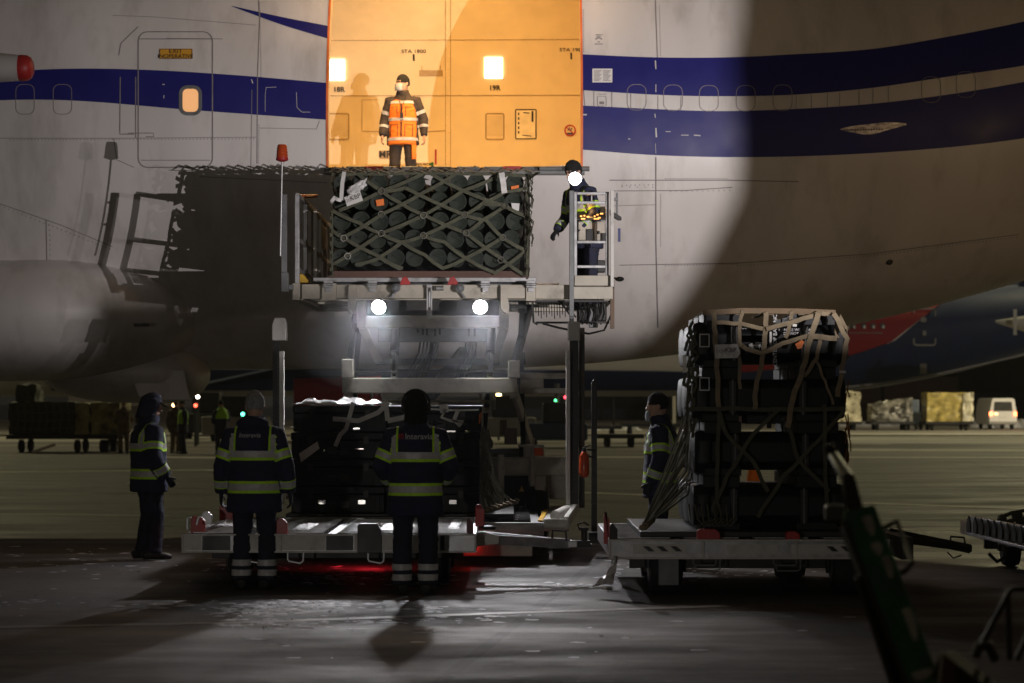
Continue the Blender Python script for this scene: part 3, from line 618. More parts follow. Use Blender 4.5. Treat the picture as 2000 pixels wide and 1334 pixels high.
# frame under the raised platform
b = MB(); PB(b, 700, 992, 617, 640, 28.35, .1); PB(b, 697, 715, 588, 640, 28.3, .14); PB(b, 976, 994, 588, 640, 28.3, .14)
b.beam(P(708, 640, 28.45), P(738, 705, 28.6), .1, .12, 0, (0, 1, 0)); b.beam(P(985, 640, 28.45), P(966, 705, 28.6), .1, .12, 0, (0, 1, 0))
sub = b.build('sub_frame', M['cream'], ld, .008)
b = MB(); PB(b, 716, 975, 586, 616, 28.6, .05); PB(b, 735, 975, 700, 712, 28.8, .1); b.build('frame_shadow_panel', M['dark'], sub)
b = MB(); PB(b, 738, 968, 641, 668, 28.55, .05); b.build('hose_panel', M['grey'], sub, .005)
b = MB()
for x in (814, 824, 832, 848, 857, 914, 925): PB(b, x, x+4, 642, 642+8+((x*7) % 11), 28.53, .03)
b.build('hose_clips', M['black'], sub)
# scissor arms
def arm(x0, y0, Y0, x1, y1, Y1, wd, m=M['dark']):
    b = MB(); b.beam(P(x0, y0, Y0), P(x1, y1, Y1), .06, wd, 0, (0, .5, 1)); q0, q1 = P(x0, y0, Y0), P(x1, y1, Y1)
    b.lathe(q0+Vector((-.05, 0, 0)), [(wd*.45, 0), (wd*.45, .1)], 14, axis=(1, 0, 0)); b.lathe(q1+Vector((-.05, 0, 0)), [(wd*.45, 0), (wd*.45, .1)], 14, axis=(1, 0, 0)); return b.build('scissor_arm', m, ld, .006)
arm(1035, 600, 30.8, 1003, 720, 28.2, .17); arm(695, 620, 30.6, 680, 720, 28.2, .15); arm(1020, 600, 28.5, 1012, 765, 31.2, .15); arm(702, 640, 28.6, 690, 770, 31, .13)
arm(1004, 765, 28.3, 1037, 870, 29.6, .19, M['cream']); arm(1018, 700, 29.6, 1022, 880, 28.6, .17); arm(690, 765, 28.4, 700, 880, 29.6, .15); arm(960, 700, 29.8, 940, 900, 28.8, .12); arm(860, 640, 30.6, 780, 860, 28.9, .14); arm(905, 690, 29.5, 842, 770, 28.7, .17)
# lower cross beam with end blocks and pistons
b = MB(); PB(b, 668, 1010, 738, 768, 27.8, .18); PB(b, 667, 690, 701, 738, 27.78, .2); PB(b, 992, 1016, 704, 738, 27.78, .2); PB(b, 671, 689, 768, 800, 27.85, .1)
xb = b.build('cross_beam', M['cream'], ld, .012)
b = MB(); b.tube([P(690, 727, 27.95), P(992, 727, 27.95)], .012, 6); b.build('tie_rod', M['dark'], xb)
for x in (770, 957):
    b = MB(); b.tube([P(x, 690, 28.3), P(x, 740, 27.95)], .036, 14); o = b.build('piston_rod', M['chrome'], ld); b = MB(); b.tube([P(x, 690, 28.3), P(x+4, 640, 28.6)], .055, 14); b.build('piston_sleeve', M['dark'], o)
b = MB()
for i in range(6):
    x = 800+i*7; b.tube([P(x+22, 660, 28.7), P(x+18, 690, 28.5), P(x, 722, 28.2), P(x-8, 745, 28.2), P(x-12, 790, 28.6)], .011, 6)
for i in range(4):
    x = 893+i*7; b.tube([P(x+18, 660, 28.7), P(x+14, 695, 28.5), P(x+1, 722, 28.2), P(x-3, 760, 28.3)], .010, 6)
b.build('hydraulic_hoses', M['rubber'], ld)
b = MB(); PB(b, 760, 968, 781, 786, 28.9, .06); PB(b, 725, 955, 796, 806, 28.9, .08); PB(b, 962, 968, 770, 800, 28.9, .06); PB(b, 724, 728, 768, 800, 28.9, .06); b.build('rear_guard_frame', M['cream'], ld, .005)
b = MB(); PB(b, 1016, 1120, 728, 740, 28.3, .1); PB(b, 1016, 1062, 740, 758, 28.3, .12); PB(b, 1016, 1120, 758, 769, 28.3, .1); PB(b, 1112, 1122, 740, 758, 28.31, .06); b.build('side_bracket', M['cream'], ld, .008)
# chassis
b = MB(); PB(b, 949, 1107, 893, 929, 28.6, .25); PB(b, 972, 985, 888, 990, 28.45, .1); PB(b, 1044, 1066, 929, 992, 28.62, .2); PB(b, 1035, 1044, 868, 950, 28.5, .07); PB(b, 560, 949, 900, 935, 29.2, .2); PB(b, 948, 1000, 935, 985, 29.6, .1)
a0 = P(1107, 929, 28.6); b.bx(a0.x-.2, a0.x, 28.85, 32.0, .55, 1.0); b.bx(-2.7, -2.5, 28.85, 32, .55, 1.0); b.bx(-2.7, a0.x, 31.7, 32, .5, 1.0)
ch = b.build('chassis', M['cream'], ld, .012)
b = MB(); b.lathe(P(1012, 911, 28.58), [(.042, 0), (.042, .01), (.032, .012), (.032, .004), (0, .004)], 20, axis=(0, -1, 0)); b.build('beam_boss', M['cream'], ch)
b = MB(); b.tube([P(950, 886, 28.8), P(1030, 884, 28.8)], .055, 14); b.build('hydraulic_cylinder', M['grey'], ch)
b = MB(); PB(b, 1012, 1063, 869, 873, 28.3, .3); PB(b, 1040, 1063, 873, 892, 28.3, .25); PB(b, 1022, 1036, 873, 893, 28.4, .06); b.build('control_box', M['cream'], ch, .005)
b = MB(); PB(b, 1043, 1061, 875, 890, 28.29, .01); b.build('control_box_face', M['amber'], ch)
b = MB(); PB(b, 985, 1032, 928, 988, 28.75, .2); e = b.build('electrical_cabinet', M['dark'], ch, .008)
b = MB(); b.prism([P(1014, 960, 28.74), P(1024, 960, 28.74), P(1019, 949, 28.74)], (0, .005, 0)); b.build('warning_triangle', M['yellow'], e)
b = MB(); PB(b, 985, 1010, 836, 868, 29.4, .2); PB(b, 976, 990, 820, 850, 29.3, .1); b.build('motor_housing', M['cream'], ch, .01)
for x, y in ((-2.3, 30.9), (.3, 30.9), (-2.3, 28.8), (.3, 28.8)):
    b = MB(); b.lathe((x-.14, y, .36), [(.2, 0), (.34, .03), (.36, .08), (.36, .2), (.34, .25), (.2, .28)], 26, axis=(1, 0, 0)); wh = b.build('wheel', M['rubber'], ld); b = MB(); b.lathe((x-.145, y, .36), [(.0, 0), (.19, .005), (.2, .03)], 20, axis=(1, 0, 0)); b.build('rim', M['cream'], wh)
M['browngrey'] = mat('brown_grey_steel', (.075, .06, .048), .6, var=.3)
# guide posts with box heads and cable chains
for x0, hx0, hx1, tx0, tx1, dx0, dx1, yb in ((.66, 1109.5, 1133, 1106, 1113, 1113, 1130, 985), (-2.7, 531, 558, 546, 554, 533, 545, 985)):
    b = MB(); PB(b, dx0, dx1, 664, yb, 27.62, .10)
    for i in range(34): PB(b, dx0-.6, dx1-3, 690+i*8.2, 694+i*8.2, 27.60, .03)
    gp = b.build('cable_chain', M['dark'], ld)
    b = MB(); PB(b, tx0-.5, tx1+.5, 686, yb, 27.38, .07); b.build('guide_channel', M['white'], gp, .004)
    b = MB(); p0, p1 = P(hx0, 629, 27.5), P(hx1, 665, 27.5)
    if hx0 > 900: b.bx(p0.x, p1.x, 27.5, 27.72, p1.z, p0.z)
    else: b.prism([(p0.x, 27.5, p1.z), (p0.x, 27.5, p0.z-.03), (p0.x+.03, 27.5, p0.z+.05), (p1.x-.02, 27.5, p0.z+.05), (p1.x, 27.5, p0.z-.02), (p1.x, 27.5, p1.z)], (0, .24, 0))
    b.build('post_head', M['white'], gp, .012, seg=3)
b = MB(); PB(b, 1131, 1142, 640, 992, 27.9, .07); b.build('rear_post', M['browngrey'], ld, .005)
b = MB(); PB(b, 1155, 1166, 748, 1045, 26.6, .05); b.prism([P(1155, 748, 26.6), P(1166, 748, 26.6), P(1164, 738, 26.6), P(1162, 738, 26.6)], (0, .05, 0)); b.tube([P(1160, 893, 26.58), P(1152, 892, 26.5), P(1146, 887, 26.5), P(1142, 879, 26.5), P(1150, 878, 26.5), P(1160, 880, 26.58)], .012, 6); PB(b, 1150, 1175, 1040, 1062, 26.4, .3); b.build('stake_post', M['dark'], ld, .004)
# lowered platform
pz = .43; b = MB(); fx0, fx1 = P(560, 0, 25.7).x, P(1048, 0, 25.7).x
b.bx(-2.55, .30, 25.75, 30.2, pz-.10, pz-.012); b.bx(-2.6, .34, 25.68, 25.75, pz-.14, pz)
lp = b.build('lower_platform', M['galv'], ld, .006)
b = MB()
for k in range(5):
    for i in range(22): b.tube([(-2.45+k*.55, 25.95+i*.19, pz), (-2.0+k*.55, 25.95+i*.19, pz)], .018, 6)
b.build('platform_rollers', M['dark'], lp)
b = MB()   # folding side wing with its roller
b.prism([(.34, 25.7, pz+.005), (.55, 25.7, pz-.03), (.86, 29.6, pz+.02), (.34, 29.6, pz+.005)], (0, 0, -.03)); b.build('side_wing', M['white'], lp, .004)
b = MB(); b.prism([(.55, 25.7, pz-.06), (.60, 25.7, pz-.06), (.82, 28.9, pz-.0), (.77, 28.9, pz-.0)], (0, 0, .12)); b.bx(.34, .6, 25.62, 25.69, pz-.09, pz+.04); b.build('wing_edge', M['white'], lp, .006)
b = MB(); b.tube([(.46, 25.95, pz+.06), (.63, 27.4, pz+.06)], .055, 14); b.build('guide_roller', M['white'], lp)
b = MB(); b.beam((.30, 25.85, pz+.01), (.42, 29.0, pz+.012), .05, .012); b.build('yellow_edge_strip', M['yellow'], lp)
b = MB()
for i in range(26): b.bx(.02+.003*i, .06+.003*i, 25.9+i*.14, 25.98+i*.14, pz-.01, pz+.012); 
for i in range(26): b.bx(-.16, -.11, 25.9+i*.14, 25.98+i*.14, pz-.01, pz+.012)
b.build('deck_cleats', M['dark'], lp)
b = MB(); q = P(905, 1052, 25.2); b.bx(q.x, q.x+.72, 25.2, 25.65, .1, .30); b.build('front_bumper_box', M['cream'], ld, .01)
b = MB(); p0 = P(921, 1065, 25.15); b.lathe(p0, [(.035, 0), (.03, .02), (0, .03)], 14, axis=(0, -1, 0)); M['redlens'] = emit('red_lamp_lens', (1, .03, .02), 8); b.build('red_marker_lamp', M['redlens'], ld)
lamp('POINT', 'red_marker_light', p0+Vector((0, -.1, 0)), None, .04, (1, .03, .03), .03, parent=ld)
lamp('POINT', 'red_marker_light', Vector((-1.5, 25.0, .30)), None, 8, (1, .03, .05), .03, parent=ld)  # unseen red lamp added for the glow on the ground under the dolly
b = MB(); b.lathe((-1.5, 25.06, .30), [(.035, 0), (.03, .02), (0, .03)], 14, axis=(0, -1, 0)); b.build('red_marker_lamp', M['redlens'], ld)
# operator's cage on the right of the raised platform
b = MB(); PB(b, 1112, 1121, 372, 648, 27.86, .06); b.build('mast_post', M['grey'], plat, .005)
b = MB()
for x, m_, y0, y1, Y in ((1124, 0, 377, 540, 28.0), (1186, 0, 377, 540, 28.0)): PB(b, x-3, x+3, y0, y1, Y, .04)
for y in (378, 396, 473, 521): PB(b, 1127, 1183, y-3, y+2.5, 28.005, .035)
PB(b, 1154, 1157, 381, 393, 28.01, .02)
b.beam(P(1124, 378, 28.02), P(1124, 378, 29.2), .04, .04); b.beam(P(1186, 378, 28.02), P(1186, 378, 29.2), .04, .04); b.build('cage_rail', M['galv'], plat, .005)
b = MB(); PB(b, 1192.5, 1199, 372, 560, 27.9, .04); b.build('white_corner_post', M['white'], plat, .004)
b = MB(); PB(b, 1203, 1207, 376, 420, 28.9, .04); PB(b, 1200, 1207, 386, 392, 28.3, .04); b.build('side_post', M['grey'], plat, .004)
b = MB(); PB(b, 1192, 1200, 545, 642, 28.1, .05); b.build('rear_strut', mat('brown_strut', (.12, .075, .045), .6), plat, .004)
b = MB(); PB(b, 1122, 1196, 538, 558, 27.97, .03); PB(b, 1112, 1197, 560, 584, 27.95, .1); tb_ = b.build('toe_board', M['cream'], plat, .006)
b = MB(); q0, q1 = P(1122, 566, 28), P(1200, 560, 28); b.bx(q0.x, q1.x, 28.06, 29.6, q0.z+.02, q1.z+.02); b.build('cage_floor', M['dark'], plat)
b = MB(); PB(b, 1129, 1182, 432, 470, 28.35, .3); cp = b.build('control_desk', M['cream'], plat, .015)
b = MB(); b.prism([P(1126, 431, 28.3), P(1185, 431, 28.3), P(1182, 408, 28.75), P(1129, 408, 28.75)], (0, 0, .03)); b.build('desk_top', M['dark'], cp, .006)
b = MB(); PB(b, 1145, 1159, 447, 469, 28.33, .03); PB(b, 1176, 1186, 455, 470, 28.3, .05); b.build('control_screen', M['black'], cp, .003)
b = MB(); b.lathe(P(1169, 454, 28.34), [(.02, 0), (.015, .02), (0, .022)], 12, axis=(0, -1, 0)); PB(b, 1147, 1150, 450, 453, 28.32, .02); b.build('control_knob', M['black'], cp)
M['deskglow'] = emit('desk_reflection', (1, .42, .1), 2.2)  # glowing strips standing in for cabin light reflected on the desk
b = MB()
for x, y, w_ in ((1133, 421, 4), (1140, 420, 3), (1146, 422, 5), (1160, 421, 3), (1165, 418, 4), (1172, 416, 6), (1168, 424, 5), (1135, 426, 8), (1160, 426, 10)): PB(b, x, x+w_, y, y+2.4, 28.27, .02)
b.build('desk_reflection_strips', M['deskglow'], cp)
lamp('POINT', 'added_desk_glow', P(1155, 412, 28.4), None, 2.2, (1, .5, .15), .05, parent=ld)  # added light for the reflected glow, no lamp on the desk
b = MB(); PB(b, 1141, 1156, 508, 532, 28.6, .12); PB(b, 1166, 1182, 508, 532, 28.6, .12); b.build('foot_pedals', M['black'], plat, .01)
b = MB(); b.prism([P(1191, 409, 28.1), P(1214, 424, 28.1), P(1214, 430, 28.1), P(1207, 430, 28.1), P(1191, 420, 28.1)], (0, .06, 0)); b.build('side_mirror', M['black'], plat, .006)
b = MB(); b.ball(P(1210, 545, 28.1), (.055, .06, .03), 12); b.tube([P(1198, 543, 28.1), P(1208, 544, 28.1)], .012, 6); b.build('side_lamp', M['black'], plat)
b = MB(); PB(b, 1207, 1212, 446, 472, 28.2, .02); b.build('blue_tag', mat('blue_tag', (.03, .04, .15), .5), plat)
b = MB()
PB(b, 1040, 1196, 586, 590, 28.15, .03); PB(b, 1046, 1190, 628, 632, 28.2, .03)
for i in range(15): x = 1046+i*5.2; b.tube([P(x, 588, 28.18), P(x+.8, 612+(i*5) % 12, 28.18)], .006, 5)
for i in range(6): x = 1132+i*9; b.tube([P(x, 588, 28.18), P(x+3, 612, 28.3), P(x-4, 634, 28.3)], .010, 5)
b.tube([P(1095, 590, 28.2), P(1118, 622, 28.2)], .01, 5); b.tube([P(1102, 590, 28.2), P(1125, 620, 28.2)], .01, 5)
b.tube([P(1060, 632, 28.2), P(1090, 640, 28.25), P(1150, 652, 28.3), P(1180, 645, 28.3), P(1196, 610, 28.3), P(1197, 585, 28.3)], .014, 6)
b.tube([P(1040, 588, 28.2), P(1042, 630, 28.2), P(1050, 634, 28.2)], .012, 6)
b.build('cable_basket', M['dark'], plat)
b = MB(); PB(b, 1128, 1185, 590, 628, 28.6, .4); b.build('hydraulic_block', M['dark'], plat, .02)
b = MB(); PB(b, 1150, 1168, 600, 640, 28.55, .05); b.build('pump_housing', M['grey'], plat, .01)
work_lamp(1123, 349, 27.75, .075, (2.2, 16, 0), 90, plat, 140)
# fire extinguisher hung on the stake post
fe = thing('fire_extinguisher', P(1141, 932, 26.45), 'red fire extinguisher hanging beside the thin dark stake post', 'fire extinguisher')
q = P(1141, 932, 26.45); b = MB(); b.lathe(q, [(.03, 0), (.05, .02), (.055, .05), (.055, .22), (.04, .26), (.018, .28)], 16); b.build('cylinder_body', M['amber'], fe)
b = MB(); b.lathe(q, [(.02, .275), (.02, .32), (.01, .33)], 10); b.beam(q+Vector((-.02, 0, .32)), q+Vector((.07, 0, .35)), .015, .012); b.build('valve_handle', M['dark'], fe)
# ---------------------------------------------------------------- pallet dollies
M['rollerblack'] = mat('black_roller', (.012, .012, .012), .8, spec=.2)
def dolly(name, x0, x1, yf, yb, zt, label, stripes, parts=True):
    cx = (x0+x1)/2; d = thing(name, (cx, yf, 0), label, 'dolly', 'pallet dollies on the apron')
    h = .165; wd = x1-x0
    b = MB(); b.bx(x0, x1, yf, yf+.07, zt-h, zt); b.bx(x0, x1, yb-.07, yb, zt-h, zt); b.bx(x0, x0+.07, yf+.072, yb-.072, zt-h, zt); b.bx(x1-.07, x1, yf+.072, yb-.072, zt-h, zt)
    for k in range(1, 4):
        x = x0+wd*k/4; b.bx(x-.04, x+.04, yf+.072, yb-.072, zt-.11, zt-.01)
    fr = b.build('frame', M['galv'], d, .006)
    b = MB()                                      # lip of the front channel
    b.bx(x0-.004, x1+.004, yf-.022, yf-.001, zt-.012, zt+.004); b.bx(x0-.004, x1+.004, yf-.022, yf-.001, zt-h-.004, zt-h+.012)
    for k in range(4): x = x0+wd*k/3.0; b.bx(min(x, x1-.012)-.004, min(x, x1-.012)+.012, yf-.02, yf-.001, zt-h+.013, zt-.013)
    b.build('channel_lip', M['white'], fr, .002)
    for k in range(4):
        b = MB(); xa, xb_ = x0+wd*k/4+.07, x0+wd*(k+1)/4-.07
        n = int((yb-yf-.3)/.2)
        for i in range(n): y = yf+.16+i*.2; b.tube([(xa, y, zt-.05), (xb_, y, zt-.05)], .052, 9)
        b.build('roller_bed', M['rollerblack'], d)
        b = MB()
        for i in range(n-1): y = yf+.26+i*.2; b.bx(xa, xb_, y-.012, y+.012, zt-.03, zt+.006)
        b.build('roller_slats', M['galv'], d)
    b = MB(); b.bx(x0+.07, x1-.07, yf+.07, yb-.07, zt-.118, zt-.112); b.build('pan', M['dark'], fr)
    return d, fr
def wheels(d, pts, r=.21, tw=.18):
    for i, (x, y) in enumerate(pts):
        b = MB(); b.lathe((x-tw/2, y, r), [(r*.6, 0), (r*.93, .012), (r, .05), (r, tw-.05), (r*.93, tw-.012), (r*.6, tw)], 26, axis=(1, 0, 0)); wh = b.build('wheel', M['rubber'], d)
        b = MB(); b.lathe((x-tw/2-.004, y, r), [(0, 0), (r*.55, .0), (r*.6, .02)], 20, axis=(1, 0, 0)); b.lathe((x+tw/2+.004, y, r), [(0, 0), (r*.55, .0), (r*.6, .02)], 20, axis=(-1, 0, 0)); b.build('rim', M['grey'], wh)
        b = MB(); b.bx(x-.1, x+.1, y-.06, y+.06, 2*r+.0, .36); b.bx(x-tw/2-.04, x-tw/2-.015, y-.05, y+.05, r*.8, .36); b.bx(x+tw/2+.015, x+tw/2+.04, y-.05, y+.05, r*.8, .36); b.build('wheel_fork', M['dark'], d, .005)
def stop(d, c, size, m, tilt=0):
    b = MB(); x, y, z = c; w_, dd, hh = size
    b.prism([(x-w_/2, y, z), (x+w_/2, y, z), (x+w_/2, y, z+hh*.75), (x+w_/2-.04, y, z+hh), (x-w_/2+.02, y, z+hh), (x-w_/2, y, z+hh*.9)], (0, dd, 0)); return b.build('pallet_stop', m, d, .005)
LX0, LX1, LY = P(356, 0, 22.1).x, P(930, 0, 22.1).x, 22.1
dl, fr = dolly('pallet_dolly', LX0, LX1, LY, 25.4, .5, 'empty roller dolly with snow on its deck, behind the two standing loaders', True)
wheels(dl, [(LX0+.45, LY+.7), (LX1-.35, LY+.8), (LX0+.45, 24.9), (LX1-.35, 24.9)], .19)
b = MB()
for x0, x1 in ((395, 450), (637, 690), (860, 868)):
    a = P(x0, 0, LY).x; c = P(x1, 0, LY).x; b.bx(a, c, LY-.004, LY-.001, .352, .486)
b.build('black_paint_stripe', M['black'], fr)
b = MB()
for x0, x1 in ((455, 636), (692, 700), (745, 858), (358, 394)):
    a = P(x0, 0, LY).x; c = P(x1, 0, LY).x; b.bx(a, c, LY-.004, LY-.001, .352, .486)
b.build('white_paint_stripe', M['white'], fr)
stop(dl, (P(722, 0, LY).x, LY-.04, .33), (.22, .09, .27), M['black']); stop(dl, (P(550, 0, LY).x, LY+.02, .47), (.10, .08, .17), M['red']); stop(dl, (P(378, 0, LY).x, LY+.3, .48), (.13, .06, .17), M['red']); stop(dl, (P(448, 0, 25).x, 24.8, .46), (.16, .07, .2), M['red']); stop(dl, (P(404, 0, 24).x, 24.0, .48), (.10, .07, .14), M['galv']); stop(dl, (P(918, 0, LY).x, LY+.05, .45), (.06, .1, .2), mat('maroon_paint', (.10, .03, .035), .5)); stop(dl, (P(937, 0, 23.6).x, 23.6, .45), (.09, .1, .26), M['red'])
b = MB(); b.tube([P(384, 1025, LY), P(388, 1010, LY), P(396, 1008, LY)], .012, 6); b.tube([P(366, 1034, LY+.2), P(366, 1012, LY+.2), P(374, 1010, LY+.2)], .012, 6); b.build('stop_lever', M['galv'], dl)
for x in (500, 735, 578):
    b = MB(); b.tube([P(x-16, 1076, LY), P(x-16, 1092, LY), P(x-14, 1096, LY), P(x+8, 1100, LY), P(x+14, 1096, LY), P(x+15, 1076, LY)], .010, 6); b.build('foot_bar', M['galv'], dl)
for q_ in ((LX0+.2, LX1-.2, LY+.6, LY+.7, .24, .33), (LX0+.2, LX1-.2, 24.8, 24.9, .24, .33)): b = MB(); b.bx(*q_); b.build('axle_beam', M['dark'], dl, .006)
# snow lying on the deck between the rollers
b = MB(); random.seed(3)
def snow_patch(b, x0, x1, y0, y1, z, n=14, hmax=.03):
    vs = []; 
    for i in range(n+1):
        for j in range(n+1):
            u, v = i/n, j/n; e = min(u, 1-u, v, 1-v)*5; h = hmax*min(1, e)*(.35+.9*abs(mnoise.noise((u*4+x0, v*4+y0, 3.1))))
            vs.append((x0+(x1-x0)*u+.03*mnoise.noise((v*9, u*7, x0)), y0+(y1-y0)*v+.05*mnoise.noise((u*9, v*7, y0+9)), z+h-.008))
    b.add(vs, [(i*(n+1)+j, (i+1)*(n+1)+j, (i+1)*(n+1)+j+1, i*(n+1)+j+1) for i in range(n) for j in range(n)], 0, True)
snow_patch(b, -2.1, -1.9, 22.8, 24.2, .50); snow_patch(b, -1.28, -1.08, 22.75, 24.2, .50); snow_patch(b, LX0+.1, LX0+.3, 23.4, 25.1, .50); snow_patch(b, -.62, -.5, 22.9, 25.1, .5)
tag(b.build('snow', M['snow']), kind='stuff')
# draw bar of the left dolly
b = MB(); A0 = Vector((LX1-.02, 22.75, .43)); B0 = P(1112, 1062, 22.9)
b.beam(A0+Vector((0, -.13, 0)), B0, .06, .09); b.beam(A0+Vector((0, .5, 0)), B0+Vector((0, .06, 0)), .05, .08); b.beam(B0-Vector((.2, 0, .01)), P(1128, 1062, 22.9), .07, .07)
db = b.build('draw_bar', M['galv'], dl, .008)
b = MB(); b.prism([P(918, 1052, 22.55), P(928, 1040, 22.55), P(945, 1038, 22.55), P(975, 1047, 22.55), P(975, 1062, 22.55), P(930, 1068, 22.55)], (0, .08, 0)); b.lathe(P(937, 1049, 22.54), [(.03, 0), (.03, .02)], 12, axis=(0, -1, 0)); b.build('draw_bar_hinge', M['white'], db, .008)
b = MB(); b.tube([P(1078, 1052, 22.85), P(1080, 1036, 22.85), P(1104, 1037, 22.85), P(1107, 1056, 22.85)], .012, 6); b.tube([P(1076, 1066, 22.9), P(1084, 1078, 22.9), P(1100, 1077, 22.9)], .008, 5); b.build('draw_bar_handle', M['dark'], db)
b = MB(); b.lathe(P(955, 1034, 22.8), [(.06, 0), (.055, .03), (.02, .04)], 14); b.tube([P(940, 1030, 22.8), P(960, 1026, 22.8), P(968, 1032, 22.8)], .012, 6); b.build('brake_knob', M['dark'], db)
b = MB(); b.lathe(P(1141, 1062, 22.9), [(.03, -.02), (.03, .14)], 10); PB(b, 1128, 1153, 1056, 1066, 22.86, .08); PB(b, 1132, 1150, 1030, 1036, 22.88, .06); b.tube([P(1133, 1036, 22.85), P(1128, 1024, 22.85), P(1140, 1020, 22.85), P(1150, 1026, 22.85)], .01, 6); PB(b, 1125, 1157, 1063, 1068, 22.9, .15); b.build('coupler', M['dark'], db, .003)
# right dolly
RX0, RX1, RY = P(1190, 0, 21.2).x, P(1737, 0, 21.2).x, 21.2
dr, fr2 = dolly('pallet_dolly', RX0, RX1, RY, 24.1, .5, 'loaded dolly with hazard stripes carrying the netted stack of black cases', True)
wheels(dr, [(RX0+.52, RY+.5), (RX1-.32, RY+.35), (RX1-.6, 23.6), (RX0+.55, 23.6)], .23, .3)
b = MB()
for xa, xb_ in ((1247, 1330), (1606, 1690)):
    for k in range(3):
        x = xa+8+k*27; p0, p1, p2, p3 = P(x, 1067, RY-.012), P(x+12, 1067, RY-.012), P(x+24, 1077, RY-.012), P(x+12, 1077, RY-.012); b.prism([p0, p1, p2, p3], (0, .006, 0))
b.build('hazard_stripe', M['black'], fr2)
b = MB()
for xa, xb_ in ((1236, 1340), (1420, 1520), (1545, 1700)): p0, p1 = P(xa, 1063, RY), P(xb_, 1082, RY); b.bx(p0.x, p1.x, RY-.006, RY-.0015, p1.z, p0.z)
b.build('white_paint_stripe', M['white'], fr2)
stop(dr, (P(1186, 0, 21.5).x, 21.6, .44), (.05, .1, .28), M['red']); stop(dr, (P(1199, 0, 21.2).x, 21.25, .44), (.07, .08, .2), M['dark']); stop(dr, (P(1385, 0, 21.2).x, 21.25, .46), (.2, .1, .13), M['red']); stop(dr, (P(1550, 0, 21.2).x, 21.25, .46), (.12, .1, .11), M['red'])
for x in (1381, 1538):
    b = MB(); b.tube([P(x-27, 1088, RY), P(x-27, 1100, RY), P(x-24, 1104, RY), P(x+14, 1104, RY), P(x+17, 1101, RY), P(x+17, 1090, RY)], .008, 6); b.tube([P(x-24, 1104, RY), P(x-20, 1115, RY), P(x+20, 1115, RY), P(x+25, 1111, RY), P(x+25, 1090, RY)], .008, 6); b.build('foot_bar', M['grey'], dr)
b = MB(); b.bx(RX0+.44, RX0+.62, RY+.12, RY+.17, .09, .34); b.build('leg_plate', M['grey'], dr, .006)
for q_ in ((RX0+.2, RX1-.1, RY+.45, RY+.55, .22, .33), (RX0+.2, RX1-.1, 23.5, 23.6, .22, .33)): b = MB(); b.bx(*q_); b.build('axle_beam', M['dark'], dr, .006)
b = MB(); A0 = P(1737, 1040, 22.6); b.beam(A0, P(1895, 1072, 22.6), .07, .085); b.beam(A0+Vector((0, -.6, -.03)), P(1895, 1072, 22.6), .05, .06); b.bx(A0.x-.05, A0.x+.06, 21.6, 23.4, .3, .5); db2 = b.build('draw_bar', M['dark'], dr, .006)
b = MB(); b.tube([P(1856, 1064, 22.5), P(1857, 1048, 22.5), P(1883, 1050, 22.5), P(1885, 1066, 22.5)], .011, 6); b.tube([P(1850, 1078, 22.5), P(1862, 1090, 22.5), P(1878, 1084, 22.5)], .008, 5); b.build('draw_bar_handle', M['dark'], db2)
# torn plastic hanging under the right dolly's corner
b = MB(); top = P(1201, 1088, RY-.03); rowsn = 9; vs = []
for i in range(rowsn+1):
    t = i/rowsn; q = P(1201-t*t*26, 1088+t*56, RY-.03-.05*t); hw = .02+.07*t*t
    for k in range(4): vs.append(q+Vector(((k/3-.5)*2*hw, .03*math.sin(k*2+i*1.3), .012*math.sin(i*2+k))))
b.add(vs, [(i*4+k, i*4+k+1, i*4+5+k, i*4+4+k) for i in range(rowsn) for k in range(3)], 0, True)
o = b.build('plastic_wrap', M['plastic']); tag(o, 'torn clear plastic hanging from the left corner of the loaded dolly', 'plastic wrap'); o.modifiers.new('s', 'SOLIDIFY').thickness = .003
# far right dolly, only its toothed end in view
FX = P(1893, 0, 23.5)
fd = thing('pallet_dolly', (FX.x+1.2, 23.6, 0), 'third dolly with a toothed guide rail at the right edge', 'dolly', 'pallet dollies on the apron')
b = MB(); p0 = P(1895, 1008, 23.5); p1 = P(2100, 1046, 21.4); th = (p1-p0).normalized(); dn = Vector((0, 0, 1))
b.prism([p0, p1, p1-dn*.2, p0-dn*.15], (.05, .1, 0)); b.beam(p0-dn*.16, p1-dn*.21, .12, .03); b.bx(FX.x+.3, FX.x+2.5, 23.2, 25.6, .32, .46); rail = b.build('guide_rail', M['galv'], fd, .005)
b = MB(); L_ = (p1-p0).length
for i in range(16):
    q = p0+th*(.03+i*L_/15.5)-Vector((.03, .06, 0)); s_ = th*.045
    b.prism([q-s_-dn*.15, q+s_-dn*.15, q+s_-dn*.06, q-dn*-.01, q-s_-dn*.06], (-.02, -.03, 0))
b.build('guide_teeth', M['black'], fd, .003)
b = MB(); q = P(1925, 1030, 23.5); b.bx(q.x, q.x+.12, 23.5, 23.6, .28, q.z); b.bx(q.x-.02, q.x+.06, 23.45, 23.5, q.z-.2, q.z+.02); b.tube([q+Vector((.02, -.05, -.25)), q+Vector((.1, -.05, -.33)), q+Vector((.2, -.05, -.28))], .02, 6); b.build('latch', M['dark'], fd, .004)
wheels(fd, [(FX.x+.75, 23.6), (FX.x+.75, 25.2)], .2)
nb = MB(); random.seed(5)
for i in range(12): nb.ball(P(1955+random.random()*60, 1003+random.random()*22, 23.3), .03+.02*random.random(), 8)
nb.tube([P(1950, 1012, 23.3), P(1975, 1002, 23.3), P(2010, 996, 23.3)], .02, 6); nb.tube([P(1955, 1022, 23.3), P(1985, 1014, 23.3), P(2010, 1010, 23.3)], .02, 6)
tag(nb.build('cargo_net', M['web']), 'bundled net lying on the third dolly at the right edge', 'cargo net')
